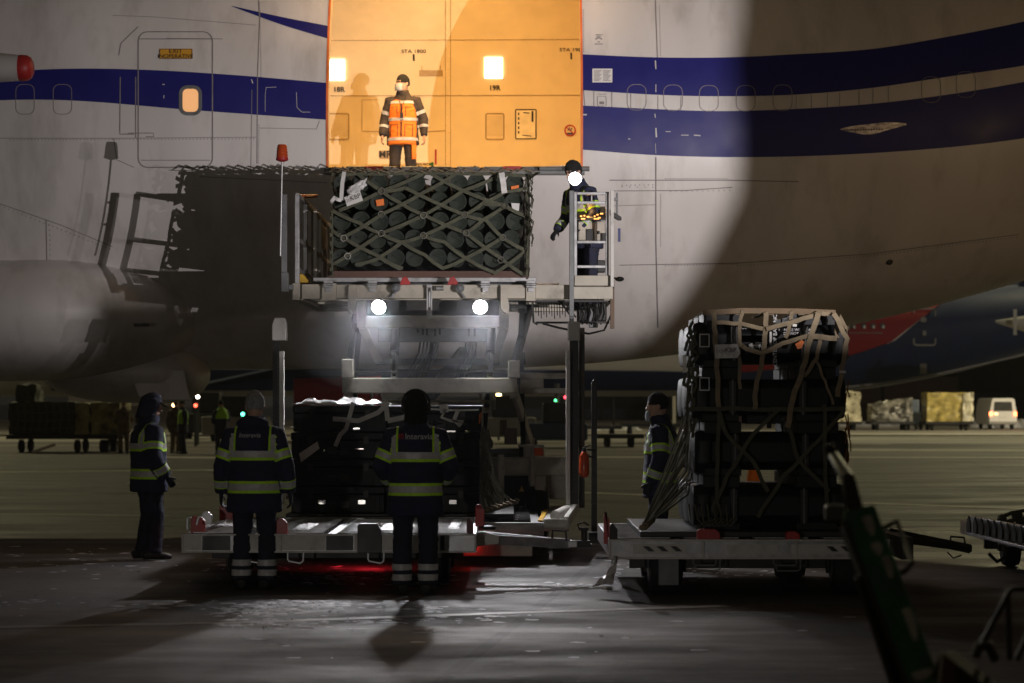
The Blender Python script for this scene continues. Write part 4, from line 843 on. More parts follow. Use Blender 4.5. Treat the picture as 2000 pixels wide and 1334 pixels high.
# ---------------------------------------------------------------- tubes on the raised platform
TY = 28.3; tzb = P(0, 552, TY).z
b = MB(); b.bx(-2.32, .28, 28.2, 30.9, tzb+.0, tzb+.055); o = b.build('pallet_board', M['galv'], None, .006); tag(o, 'flat metal pallet under the green tubes on the raised platform', 'pallet')
for i in range(3):
    b = MB(); y = 28.32+i*1.1; b.bx(-2.16, .2, y, y+.09, tzb+.057, tzb+.137); o = b.build('timber_batten', mat('brown_timber', (.12, .06, .045), .7, bump=.2, stretch=(.2, 2, 2)), None, .004); tag(o, ['front', 'middle', 'rearmost'][i]+' brown timber batten between the green tubes and their pallet', 'timber')
ords = ['first', 'second', 'third', 'fourth', 'fifth', 'sixth', 'seventh', 'eighth', 'ninth', 'last']
rown = ['topmost', 'second highest', 'middle', 'second lowest', 'lowest']
def tube_proto():
    b = MB(); r = .107; L = 2.3
    b.lathe((0, 0, 0), [(r*.93, .03), (r*.97, .035), (r*.97, L), (r*.9, L+.02)], 24, axis=(0, 1, 0)); root = b.build('ammunition_tube', M['olive2'])
    b = MB(); b.lathe((0, 0, 0), [(0, .003), (r*.80, .003), (r*.84, .0), (r*.97, .0), (r, .006), (r, .07), (r*.96, .075)], 24, axis=(0, 1, 0)); b.build('end_cap', M['olive'], root)
    b = MB(); b.beam((-.05, -.004, .02), (.05, -.004, .02), .012, .02); b.build('cap_bar', M['olive'], root, .003)
    return root
tp = None; random.seed(11)
for r_, py in enumerate((357, 393, 431, 467, 504)):
    for c_ in range(10):
        px = 669+c_*36.2+(9 if c_ >= 5 else 0)+random.uniform(-1.6, 1.6)-(5 if r_ > 2 else 0)
        if tp is None: tp = tube_proto(); o = tp
        else: o = copy_tree(tp)
        o.location = P(px, py+random.uniform(-1.5, 1.5), TY+random.uniform(0, .05)); o.rotation_euler = (random.uniform(-.010, .010), random.uniform(-.5, .5), random.uniform(-.010, .010))
        tag(o, f'green ammunition tube, {ords[c_]} from the left in the {rown[r_]} row on the raised platform', 'ammunition tube', 'green tubes netted on the raised platform')
b = MB(); b.bx(-2.17, .21, 30.66, 30.68, tzb+.06, tzb+1.27); o = b.build('gap_backing', M['dark']); tag(o, 'added dark backing behind the green tubes, standing for the shade in their gaps', 'gap_backing')  # sheet added to darken the gaps between the tubes
# spacers: black handles showing between the tubes
def NP(x, y, Y=28.14): return P(520+.37*x, 280+.37*y, Y)
nb = MB(); ln = []
def strap(pts, wd=.04, Y=28.14, m=0, b=None, jit=.0):
    q = [NP(x, y, Y) for x, y in pts]; out = []
    for a_, c_ in zip(q, q[1:]):
        for k in range(4):
            t = k/4; out.append(a_+(c_-a_)*t+Vector((0, -.02*math.sin(t*PI), -.012*math.sin(t*PI))))
    out.append(q[-1]); (b or nb).ribbon(out, wd, (0, -1, 0), .006, m)
NS = [[(385, 355), (610, 252), (830, 160), (850, 150)], [(470, 150), (610, 252), (700, 310), (830, 377), (1055, 473), (1245, 610), (1370, 700)], [(410, 495), (610, 375), (830, 260), (1010, 155)], [(735, 235), (1045, 377), (1160, 405), (1248, 497), (1370, 565)],
      [(605, 475), (830, 380), (1040, 250), (1240, 165)], [(860, 155), (1040, 250), (1260, 330), (1375, 385)], [(830, 487), (1048, 378), (1150, 312), (1262, 255), (1375, 235)], [(350, 355), (490, 420), (605, 475), (720, 525), (840, 590), (935, 660)], [(345, 455), (410, 500), (605, 600), (710, 665)],
      [(345, 640), (430, 590), (605, 475), (610, 470)], [(590, 605), (720, 520), (830, 487)], [(830, 487), (940, 520), (1060, 610), (1200, 680)], [(1055, 473), (1150, 400), (1260, 330)], [(930, 660), (1055, 605), (1248, 497)], [(345, 355), (345, 520), (345, 700)], [(1150, 320), (1260, 320)], [(600, 255), (735, 235)], [(470, 640), (600, 605), (720, 660)],
      [(345, 165), (470, 160), (850, 152), (1240, 160), (1380, 168)], [(1380, 165), (1385, 400), (1380, 700)], [(1200, 690), (1380, 560)]]
for i, s_ in enumerate(NS): strap(s_, .04, 28.26-.006*(i % 4))
for x, y in ((608, 252), (608, 375), (607, 475), (830, 380), (830, 487), (1048, 378), (1055, 473), (1260, 330), (1248, 497), (410, 500), (430, 595), (1240, 615)):
    q = NP(x, y, 28.22); nb.tube([q+Vector((.036*math.cos(2*PI*k/12), 0, .036*math.sin(2*PI*k/12))) for k in range(13)], .006, 6, 1)
# net over the sides and top
for s_ in (-1, 1):
    X = -2.10 if s_ < 0 else .15
    for k in range(6): nb.ribbon([(X, 28.2, tzb+.1+.2*k), (X+.01*s_, 28.9, tzb+.3+.2*k), (X, 29.6, tzb+.1+.2*k)], .045, (s_, 0, 0), .006)
    for k in range(6): nb.ribbon([(X+.008*s_, 28.2, tzb+.2+.2*k), (X+.015*s_, 28.9, tzb+.05+.2*k), (X, 29.6, tzb+.25+.2*k)], .045, (s_, 0, 0), .006)
for k in range(8): nb.ribbon([(-2.15+k*.33, 28.15, tzb+1.28), (-2.0+k*.33, 28.5, tzb+1.31), (-2.15+k*.33, 29.6, tzb+1.31)], .05, (0, 0, 1), .006)
random.seed(2)
for i in range(26):      # slack cords hanging at the net's right edge
    z = tzb+.05+random.random()*1.2; X = .18+random.random()*.05; nb.tube([(X-.03, 28.2, z+.1), (X+.02, 28.15, z+.04), (X, 28.17, z-.06)], .008, 5)
o = nb.build('cargo_net', [M['web'], M['chrome']]); tag(o, 'olive webbing net with steel rings over the green tubes', 'cargo net')
b = MB(); random.seed(8)
for i in range(24):      # crumpled tan slack along the top edge
    x = -2.1+i*.095+random.uniform(-.03, .03); z = tzb+1.30+random.uniform(-.01, .015)
    b.ribbon([(x, 28.16, z-.02), (x+.06, 28.12, z+.015+random.uniform(0, .025)), (x+.14, 28.17, z), (x+.2, 28.2, z-.02)], random.uniform(.03, .07), (0, -.4, 1), .006)
o = b.build('slack_webbing', M['webtan']); tag(o, 'crumpled tan slack webbing along the top of the netted green tubes', 'webbing')
b = MB(); strap([(412, 150), (402, 210), (396, 300)], .045, 28.08, 0, b); strap([(396, 300), (360, 285), (340, 310)], .04, 28.07, 0, b); o = b.build('white_strap', M['paper']); tag(o, 'white strap hanging over the upper left of the green tubes', 'strap', 'white straps on the green tubes')
b = MB(); strap([(1243, 155), (1252, 210), (1258, 262)], .065, 28.08, 0, b); o = b.build('white_strap', M['paper']); tag(o, 'short white strap hanging over the upper right of the green tubes', 'strap', 'white straps on the green tubes')
def card(pts, Y, m, name, label, cat, group=None, th=.004):
    b = MB(); q = [P(x, y, Y) for x, y in pts]; b.prism(q, (0, th, 0)); o = b.build(name, m); tag(o, label, cat, group); return o
ct = card([NP2 for NP2 in [(520+.37*410, 280+.37*285), (520+.37*495, 280+.37*252), (520+.37*511, 280+.37*302), (520+.37*427, 280+.37*333)]], 28.06, M['paper'], 'paper_tag', 'white paper tag in a plastic sleeve on the netted green tubes', 'tag')
text('tag_lettering', 'KBP', .075, P(520+.37*470, 280+.37*284, 28.055), M['ink'], ct, (PI/2, -.32, 0)); text('tag_lettering', 'GOV', .05, P(520+.37*440, 280+.37*300, 28.055), M['seam'], ct, (PI/2, -.32, 0))
b = MB(); vs = [NP(430+i*14+6*math.sin(j*2+i), 262-i*7+j*10+5*math.sin(i*3+j), 28.05+.012*math.sin(i*2.1+j*1.7)) for i in range(8) for j in range(-3, 3)]
b.add(vs, [(i*6+j, i*6+j+1, i*6+7+j, i*6+6+j) for i in range(7) for j in range(5)], 0, True); o = b.build('plastic_sleeve', M['plastic'], ct); o.modifiers.new('s', 'SOLIDIFY').thickness = .002
for i, (x, y) in enumerate(((600, 312), (1313, 240))):
    card([(520+.37*(x-22), 280+.37*(y-12)), (520+.37*(x+20), 280+.37*(y-20)), (520+.37*(x+23), 280+.37*(y+14)), (520+.37*(x-16), 280+.37*(y+20))], 28.27, M['orange'], 'hazard_sticker', ['orange hazard sticker on a tube end left of the net centre', 'orange hazard sticker near the top right tube ends'][i], 'sticker', 'orange stickers on the cargo')
card([(520+.37*1293, 280+.37*315), (520+.37*1337, 280+.37*317), (520+.37*1334, 280+.37*356), (520+.37*1300, 280+.37*354)], 28.27, M['paper'], 'white_label', 'small white label on a tube end at the right of the net', 'label')
# ---------------------------------------------------------------- black boxes on the lowered platform
BY = 25.95; bz = .52
b = MB(); b.bx(-2.42, .02, 25.85, 28.2, .455, .515); o = b.build('pallet_board', M['dark'], None, .006); tag(o, 'dark flat pallet under the black crates on the lowered platform', 'pallet')
bx0, bx1 = P(568, 0, BY).x, P(938, 0, BY).x; bh = .29; bw = (bx1-bx0)/2
def crate_proto():
    b = MB(); b.bx(-bw/2+.006, bw/2-.006, 0, .95, 0, bh-.09); root = b.build('weapon_crate', M['case'], None, .012)
    b = MB(); b.bx(-bw/2, bw/2, -.006, .956, bh-.088, bh-.008); b.build('lid', M['case'], root, .012)
    for x in (-.3, .3):
        b = MB(); b.bx(x-.03, x+.03, -.02, -.007, bh-.13, bh-.05); b.build('latch', M['dark'], root, .003)
    b = MB(); b.bx(-.12, .12, -.012, -.001, .05, .12); b.tube([(-.08, -.02, .09), (0, -.035, .085), (.08, -.02, .09)], .01, 6); b.build('handle', M['dark'], root, .003)
    for x in (-.42, 0, .42):
        b = MB(); b.bx(x-.025, x+.025, -.012, -.001, .0, bh-.1); b.build('stiffener', M['case'], root, .003)
    return root
cpz = None
for k in range(4):
    for i in range(2):
        for j in range(2):
            if cpz is None: cpz = crate_proto(); o = cpz
            else: o = copy_tree(cpz)
            o.location = (bx0+bw*(i+.5)+(.02 if k == 3 else 0), BY+j*1.0, bz+k*bh)
            tag(o, f"black weapon crate, {['left', 'right'][i]} {['front', 'rear'][j]} of the {['lowest', 'second', 'third', 'topmost'][k]} layer on the lowered platform", 'crate', 'black crates on the lowered platform')
# bright metal fork pockets and shiny latches low on the crates
for i, x in enumerate((628, 706, 884)):
    b = MB(); PB(b, x-7, x+8, 976, 985, BY-.05, .03); o = b.build('metal_tie_plate', M['chrome'], None, .003); tag(o, ['leftmost', 'middle', 'rightmost'][i]+' shiny metal tie plate low on the black crates', 'tie plate', 'shiny tie plates on the crates')
pl = MB(); random.seed(4)
def crumple(b, x0, x1, y0, y1, z, n=22, k=8, amp=.05, seed=0):
    vs = []
    for i in range(n+1):
        for j in range(k+1):
            u, v = i/n, j/k; e = min(1, 6*min(u, 1-u))*min(1, 6*min(v, 1-v))
            h = abs(mnoise.noise((u*7+seed, v*4, 1.3)))*amp+abs(mnoise.noise((u*19+seed, v*11, 5)))*amp*.5
            vs.append((x0+(x1-x0)*u+.02*mnoise.noise((v*5, u*8, seed)), y0+(y1-y0)*v+.06*mnoise.noise((u*9, v*3, seed+4)), z+h*(.3+.7*e)))
    b.add(vs, [(i*(k+1)+j, (i+1)*(k+1)+j, (i+1)*(k+1)+j+1, i*(k+1)+j+1) for i in range(n) for j in range(k)], 0, True)
ctop = bz+4*bh
crumple(pl, bx0+.02, bx0+1.05, BY-.02, BY+.7, ctop, amp=.10, seed=1)
o = pl.build('folded_sheet', M['plastic']); o.modifiers.new('s', 'SOLIDIFY').thickness = .004; tag(o, 'crumpled white plastic sheet lying on top of the black crates', 'sheet')
b = MB()
def rib(pts, wd, Y, b, n=(0, -1, 0)): b.ribbon([P(x, y, Y) for x, y in pts], wd, n, .006)
rib([(690, 786), (683, 812), (676, 838), (664, 850), (655, 872)], .045, BY-.03, b); rib([(748, 785), (755, 800), (757, 822)], .05, BY-.03, b); rib([(760, 786), (738, 806), (700, 822), (650, 818)], .05, BY-.04, b); rib([(757, 822), (790, 815), (830, 795)], .055, BY-.05, b); rib([(870, 800), (862, 815), (880, 822), (905, 824)], .03, BY-.05, b); rib([(895, 800), (887, 820), (900, 832)], .045, BY-.05, b); rib([(866, 790), (868, 806)], .09, BY-.05, b)
rib([(820, 797), (880, 801), (935, 800)], .06, BY-.02, b, (0, -.3, 1))
o = b.build('loose_straps', mat('white_strap_cloth', (.6, .59, .57), .6, bump=.3, bscale=160)); tag(o, 'loose white straps draped over the front of the black crates', 'straps')
o = card([(584, 886), (620, 862), (624, 876), (588, 903)], BY-.06, M['paper'], 'paper_tag', 'grey paper document tilted on the left front of the black crates', 'tag')
o = card([(936, 810), (942, 802), (938, 826), (935, 828)], BY-.02, M['orange'], 'hazard_sticker', 'orange sticker on the top right corner of the black crates', 'sticker', 'orange stickers on the cargo')
b = MB()
for x0, y0, x1, y1 in ((690, 836, 702, 838), (693, 876, 710, 877.5), (873, 841, 890, 844), (908, 840, 915, 845), (568, 833, 574, 836), (632, 878, 634, 882)): PB(b, x0, x1, y0, y1, BY-.03, .015)
o = b.build('steel_catches', M['chrome']); tag(o, 'row of small steel catches glinting on the black crates', 'catch')
# slack net on the right of the crates, running down to the hooks
nb = MB(); random.seed(21)
hooks = [P(948+i*9.5, 1001-i*2.8, 26.0+i*.35) for i in range(7)]
for i in range(60):
    y0 = 832+random.random()*110; x0 = 938+random.random()*18; Y = 25.9+random.random()*.6
    nb.ribbon([P(x0, y0, Y), P(x0+random.uniform(-5, 9), y0+random.uniform(8, 16), Y), P(x0+random.uniform(-8, 10), y0+random.uniform(22, 36), Y)], random.uniform(.012, .03), (random.uniform(-1, 1), -1, random.uniform(-.6, .6)), .006)
for i in range(16):
    h = hooks[i % 7]; x0 = 940+random.random()*16; y0 = 850+random.random()*70; a_ = P(x0, y0, 26.0+.3*(i % 3)); m_ = (a_+h)/2+Vector((-.05, -.03, -.06)); nb.ribbon([a_, a_*.6+m_*.4+Vector((0, 0, -.03)), m_, h+Vector((0, 0, .03))], .02, (.3, -1, .2), .006)
o = nb.build('cargo_net', M['web']); tag(o, 'slack tangled net down the right side of the black crates', 'cargo net')
for i, h in enumerate(hooks):
    hk = MB(); hk.ball(h+Vector((0, 0, .02)), (.035, .03, .03), 8); hk.tube([h+Vector((.03, 0, .0)), h+Vector((.05, -.01, .05)), h+Vector((.0, -.01, .06))], .012, 6); o = hk.build('net_hook', M['webtan']); tag(o, f'tan net hook on the lowered platform, {ords[i]} from the left', 'hook', 'net hooks on the lowered platform')
# ---------------------------------------------------------------- black cases on the right dolly
CY = 21.75; cx0, cx1 = P(1352, 0, CY).x, P(1657, 0, CY).x; cw_ = cx1-cx0
b = MB(); b.bx(1.14, 3.32, 21.5, 23.9, .506, .556); o = b.build('pallet_board', M['dark'], None, .006); tag(o, 'dark flat pallet under the black missile cases on the loaded dolly', 'pallet')
def case_proto():
    hw = cw_/2; r = .175; d = .60
    def octo(x, k=1.0): return [(x, d/2+d*.5*k*q, .215+r*1.05*k*p) for q, p in ((-.98, -.55), (-.98, .55), (-.72, 1), (.72, 1), (.98, .55), (.98, -.55), (.72, -1), (-.72, -1))]
    b = MB(); b.prism(octo(-hw+.12, .9), (2*hw-.24, 0, 0)); root = b.build('missile_case', M['case'], None, .012)
    for s_ in (-1, 1):
        b = MB(); xs_ = [s_*(hw-.17), s_*(hw-.15), s_*(hw-.06), s_*(hw-.015), s_*hw]; ks = (.94, 1.04, 1.06, .98, .72)
        vs = [v for x, k in zip(xs_, ks) for v in octo(x, k)]
        b.add(vs, [(i*8+k, i*8+(k+1) % 8, i*8+8+(k+1) % 8, i*8+8+k) for i in range(4) for k in range(8)]+[tuple(range(8)), tuple(range(32, 40))], 0)
        b.build('end_cap', M['case'], root, .02, seg=3, weld=True)
    for x in (-.33, .3):
        b = MB(); xa_, xb_ = (-hw+.10, -.27) if x < 0 else (.24, hw-.10); b.bx(xa_, xb_, .02, d-.02, 0.0, .07); b.build('foot', M['case'], root, .006)
        b = MB(); b.bx(xa_, xb_, .03, d-.03, .38, .486); b.build('stacking_lug', M['case'], root, .006)
        b = MB(); b.bx(x-.035, x+.035, -.03, .0, .07, .37); b.build('band', M['dark'], root, .006)
        b = MB(); b.tube([(x, -.036, .06), (x, -.036, .38)], .010, 8); b.build('band_rod', M['grey'], root)
    return root
c0 = case_proto(); rows_ = ['lowest', 'second lowest', 'second highest', 'topmost']; first = True
for k in range(4):
    for j in range(3):
        o = c0 if first else copy_tree(c0); first = False
        o.location = ((cx0+cx1)/2+(.0, .012, -.01, .004)[k], CY+j*.66, .556+k*.488)
        tag(o, f"black missile case, {['front', 'middle', 'rear'][j]} one of the {rows_[k]} layer on the loaded dolly", 'case', 'black missile cases on the dolly')
        if j == 0 and k == 2:
            bb = MB(); bb.bx(o.location.x-.2, o.location.x+.12, CY+.02, CY+.5, o.location.z-.02, o.location.z+.06); bb.bx(o.location.x-.02, o.location.x+.02, CY-.01, CY+.02, o.location.z-.06, o.location.z+.1); bb.build('foot', M['case'], o, .006)
        if j == 0 and k >= 2:      # printed labels on the front faces
            L0 = o.location
            def prt(x0, y0, x1, y1, m, nm, dy=-.004):
                bb = MB(); a = P(x0, y0, CY); c_ = P(x1, y1, CY); bb.bx(a.x, c_.x, CY+dy-.004, CY+dy, c_.z, a.z); return bb.build(nm, m, o)
            dy = 85 if k == 2 else 0
            prt(1453, 655, 1488, 668, M['paper'] if k == 3 else M['grey'], 'white_label')
            b = MB(); y_ = 665+dy
            for e in ((1366, y_-13, 1386, y_-11), (1366, y_+11, 1386, y_+13), (1366, y_-11, 1368, y_+11), (1384, y_-11, 1386, y_+11)): a = P(e[0], e[1], CY-.03); c_ = P(e[2], e[3], CY-.03); b.bx(a.x, c_.x, CY-.03, CY-.026, c_.z, a.z)
            b.build('square_mark', M['paper'] if k == 3 else M['galv'], o)
            if k == 3:
                b = MB(); a = P(1468, 674, CY); b.bx(a.x, a.x+.08, CY-.01, CY-.005, a.z-.008, a.z+.004); b.prism([a+Vector((-.03, -.01, 0)), a+Vector((.005, -.01, .018)), a+Vector((.005, -.01, -.02))], (0, .004, 0)); b.build('arrow_mark', M['paper'], o)
                prt(1503, 648, 1507, 673, M['paper'], 'label_strip')
                text('case_lettering', 'ARCTIC', .045, P(1478, 680, CY-.012), M['galv'], o); text('case_lettering', 'TUBE ONLY', .04, P(1466, 640, CY-.012), M['galv'], o); text('case_lettering', 'CENTER OF BALANCE', .05, P(1514, 662, CY-.012), M['galv'], o, (PI/2, -PI/2, 0)); text('case_lettering', 'HANDLE WITH CARE\nDO NOT DROP', .034, P(1556, 648, CY-.012), M['galv'], o)
                prt(1548, 633, 1556, 638, M['paper'], 'small_label')
nb = MB()
def sm(q):
    out = []
    for i in range(len(q)-1):
        for k in range(4): t = k/4; out.append(q[i]+(q[i+1]-q[i])*t+Vector((.006*math.sin(i*3+k*1.7), .008*math.sin(k*2.2+i), .004*math.sin(k*1.3+i))))
    return out+[q[-1]]
def ts(pts, wd=.062, Y=21.62, m=0): nb.ribbon(sm([P(x, y, Y) for x, y in pts]), wd*.78, (0, -1, 0), .006, m)
ts([(1393, 610), (1397, 650), (1400, 720), (1404, 795)], .055); ts([(1450, 606), (1446, 630), (1443, 690), (1446, 760)], .04, 21.64); ts([(1495, 610), (1497, 640), (1489, 700), (1476, 760), (1474, 800)], .055)
ts([(1400, 630), (1445, 632), (1497, 643)], .045, 21.63); ts([(1497, 643), (1560, 626), (1598, 612), (1622, 612)], .05, 21.6); ts([(1545, 608), (1546, 628), (1534, 660)], .045, 21.64); ts([(1598, 612), (1582, 665), (1568, 720), (1548, 780), (1538, 835)], .062, 21.58)
ts([(1440, 672), (1465, 684), (1490, 690), (1530, 670), (1580, 655), (1632, 662)], .05, 21.6); ts([(1580, 657), (1635, 661)], .06, 21.585); ts([(1632, 615), (1636, 660)], .04, 21.62); ts([(1602, 660), (1596, 700), (1570, 735)], .045, 21.63); ts([(1594, 704), (1612, 745), (1628, 790)], .03, 21.64); ts([(1628, 612), (1655, 662), (1644, 720), (1636, 775)], .055, 21.56)
ts([(1340, 800), (1420, 798), (1520, 800), (1650, 798)], .05, 21.63, 1)
for pts in ([(1400, 795), (1420, 850), (1470, 900), (1500, 960)], [(1520, 800), (1470, 850), (1420, 930), (1390, 1000)], [(1540, 835), (1560, 900), (1620, 960)], [(1650, 800), (1600, 860), (1530, 930), (1480, 1010)], [(1404, 795), (1402, 900), (1398, 1010)], [(1610, 790), (1612, 900), (1615, 1015)]): ts(pts, .045, 21.62, 1)
for k in range(5): nb.ribbon([(1.75+k*.28, 21.63, 2.49), (1.78+k*.28, 21.9, 2.53), (1.8+k*.28, 23.5, 2.53)], .06, (0, 0, 1), .006, 0)
nb.ribbon([P(1372, 611, 21.62), P(1450, 607, 21.66), P(1560, 608, 21.66), P(1632, 611, 21.62)], .05, (0, -1, .3), .008, 2)
nb.ribbon([P(1640, 618, 21.7), P(1652, 640, 21.8), P(1655, 700, 21.8)], .05, (1, -.6, 0), .006, 0)
random.seed(9)
hk2 = [Vector((1.16+.03*i, 21.55+i*.27, .57)) for i in range(6)]
for i in range(22):
    h = hk2[i % 6]+Vector((.02*random.random(), 0, .03)); a = P(1340+random.random()*16, 690+i*12, 21.6+.35*(i % 5))
    m1 = a+(h-a)*.35+Vector((.12, 0, .02)); m2 = a+(h-a)*.7+Vector((.05, 0, -.01)); nb.ribbon([a, m1, m2, h], random.uniform(.010, .02), (random.uniform(-.8, .3), -1, .4), .006, 4 if i % 3 else 1)
for i in range(34):
    a = P(1342+random.random()*18, 625+random.random()*230, 21.65+random.random()*.3); nb.ribbon([a, a+Vector((random.uniform(-.04, .03), -.02, -.05)), a+Vector((random.uniform(-.06, .05), -.01, -.13))], random.uniform(.015, .035), (random.uniform(-1, 1), -1, .3), .006, 1)
for i in range(12):  # narrow orange strips painted in for lamp glints
    a = P(1650+random.random()*8, 740+random.random()*200, 21.75); nb.ribbon([a, a+Vector((random.uniform(-.02, .02), -.01, -.07)), a+Vector((random.uniform(-.03, .02), 0, -.14))], .009, (.5, -1, 0), .006, 3)
for i in range(7): nb.tube([P(1345+i*12, 985, 21.5), P(1350+i*12, 1010+random.random()*15, 21.45), P(1365+i*10, 1028, 21.45), P(1390+i*8, 1012, 21.5)], .008, 5, 1)
o = nb.build('cargo_net', [M['webtan'], M['web'], mat('tan_board', (.2, .14, .085), .7), M['oglint'], M['cord']]); tag(o, 'tan webbing net strapped over the tall stack of black missile cases', 'cargo net')
for i, h in enumerate(hk2):
    hk = MB(); hk.ball(h+Vector((0, 0, .02)), (.032, .03, .028), 8); hk.tube([h+Vector((.03, 0, .0)), h+Vector((.05, -.01, .05)), h+Vector((.0, -.01, .06))], .012, 6); o = hk.build('net_hook', M['webtan']); tag(o, f"tan net hook on the left edge of the loaded dolly's pallet, {ords[i]} from the front", 'hook', 'net hooks on the loaded dolly')
M['tagsleeve'] = mat('sleeved_paper', (.6, .58, .58), .3, var=.2, scale=25, bump=.5, bscale=30)
card([(1333, 694), (1340, 692), (1341, 726), (1334, 728)], 21.62, M['paper'], 'white_tag', 'narrow white tag hanging off the left side of the missile case stack', 'tag')
card([(1639, 724), (1652, 724), (1652, 729), (1639, 728)], 21.5, M['paper'], 'strap_buckle', 'bright buckle on the right hand strap of the missile case stack', 'buckle')
ct = card([(1396, 673), (1440, 672), (1446, 690), (1440, 699), (1397, 700)], 21.52, M['tagsleeve'], 'paper_tag', 'white paper tag in crumpled plastic on the black missile cases', 'tag', None, .006)
text('tag_lettering', 'KBP', .06, P(1427, 684, 21.515), M['ink'], ct); text('tag_lettering', 'GOV', .04, P(1407, 686, 21.515), M['seam'], ct)
card([(1553, 672), (1566, 664), (1571, 668), (1566, 680), (1558, 682)], 21.56, M['orange'], 'hazard_sticker', 'torn orange sticker on the topmost front missile case', 'sticker', 'orange stickers on the cargo')
# ---------------------------------------------------------------- people
from mathutils.bvhtree import BVHTree
def finish(b, name, m, voxel, smooth=5, wr=0, seed=0, wscale=7):
    o = b.build(name, m); r = o.modifiers.new('r', 'REMESH'); r.mode = 'VOXEL'; r.voxel_size = voxel; r.use_smooth_shade = True
    s_ = o.modifiers.new('s', 'SMOOTH'); s_.iterations = smooth; s_.factor = .5
    bpy.context.view_layer.update(); bake(o)
    me = o.data
    if wr:
        for v in me.vertices:
            c = v.co; f = mnoise.noise((c.x*wscale+seed, c.y*wscale, c.z*wscale*1.6+seed))*.6+mnoise.noise((c.x*wscale*1.7+seed, c.y*wscale*1.7, c.z*wscale*4.2))*.55
            f2 = mnoise.noise((c.x*30, c.y*30+seed, c.z*38))*.22
            v.co = c+v.normal*wr*(f+f2)
    me.polygons.foreach_set('use_smooth', [True]*len(me.polygons)); me.materials.clear()
    for x in (m if isinstance(m, (list, tuple)) else [m]): me.materials.append(x)
    me.update(); return o
def dseg(p, a, b):
    ab = b-a; t = max(0, min(1, (p-a).dot(ab)/ab.length_squared)); return (p-(a+ab*t)).length
def tape(src, parent, specs, name='reflective_stripe', mats=None, off=.004):
    out = bmesh.new()
    for planes, pred, mi in specs:
        bm = bmesh.new(); bm.from_mesh(src.data)
        for co, no in planes:
            bmesh.ops.bisect_plane(bm, geom=bm.verts[:]+bm.edges[:]+bm.faces[:], plane_co=co, plane_no=no, clear_outer=True, dist=1e-5)
        if pred: bmesh.ops.delete(bm, geom=[f for f in bm.faces if not pred(f.calc_center_median())], context='FACES')
        bm.normal_update(); nn = {v: v.normal.copy() for v in bm.verts}
        mp = {}
        for v in bm.verts: mp[v] = out.verts.new(v.co+nn[v]*off)
        for f in bm.faces:
            try: g_ = out.faces.new([mp[v] for v in f.verts]); g_.material_index = mi; g_.smooth = True
            except ValueError: pass
        bm.free()
    me = bpy.data.meshes.new(name); out.to_mesh(me); out.free()
    for x in (mats or [M['lime'], M['silver']]): me.materials.append(x)
    o = bpy.data.objects.new(name, me); C.objects.link(o); o.parent = parent; return o
def hand(b, W, d, n, s_, curl=.5, k=1.0):
    # wrist W, finger direction d, palm normal n, s_ thumb side (+1/-1)
    d = d.normalized(); n = (n-d*n.dot(d)).normalized(); w_ = d.cross(n)*s_
    b.ell([(W-d*.03, .027*k, .023*k), (W, .028*k, .022*k), (W+d*.035, .038*k, .018*k), (W+d*.075, .043*k, .016*k), (W+d*.095, .040*k, .013*k)], 12, side=w_)
    for i, L in enumerate((.068, .078, .073, .056)):
        o_ = w_*(.031-.0205*i)*k; p0 = W+d*.085+o_; p1 = p0+(d*math.cos(curl*.7)+n*math.sin(curl*.7))*L*.5; p2 = p1+(d*math.cos(curl*1.8)+n*math.sin(curl*1.8))*L*.5
        b.tube([p0, p0*.5+p1*.5, p1, p2], [.0105*k, .0102*k, .0095*k, .0075*k], 8)
    q0 = W+d*.025+w_*.03*k; q1 = q0+(d*.7+w_*.6+n*.3).normalized()*.045; q2 = q1+(d*.9+w_*.1+n*.4).normalized()*.035
    b.tube([q0, q1, q2], [.015*k, .012*k, .009*k], 8)
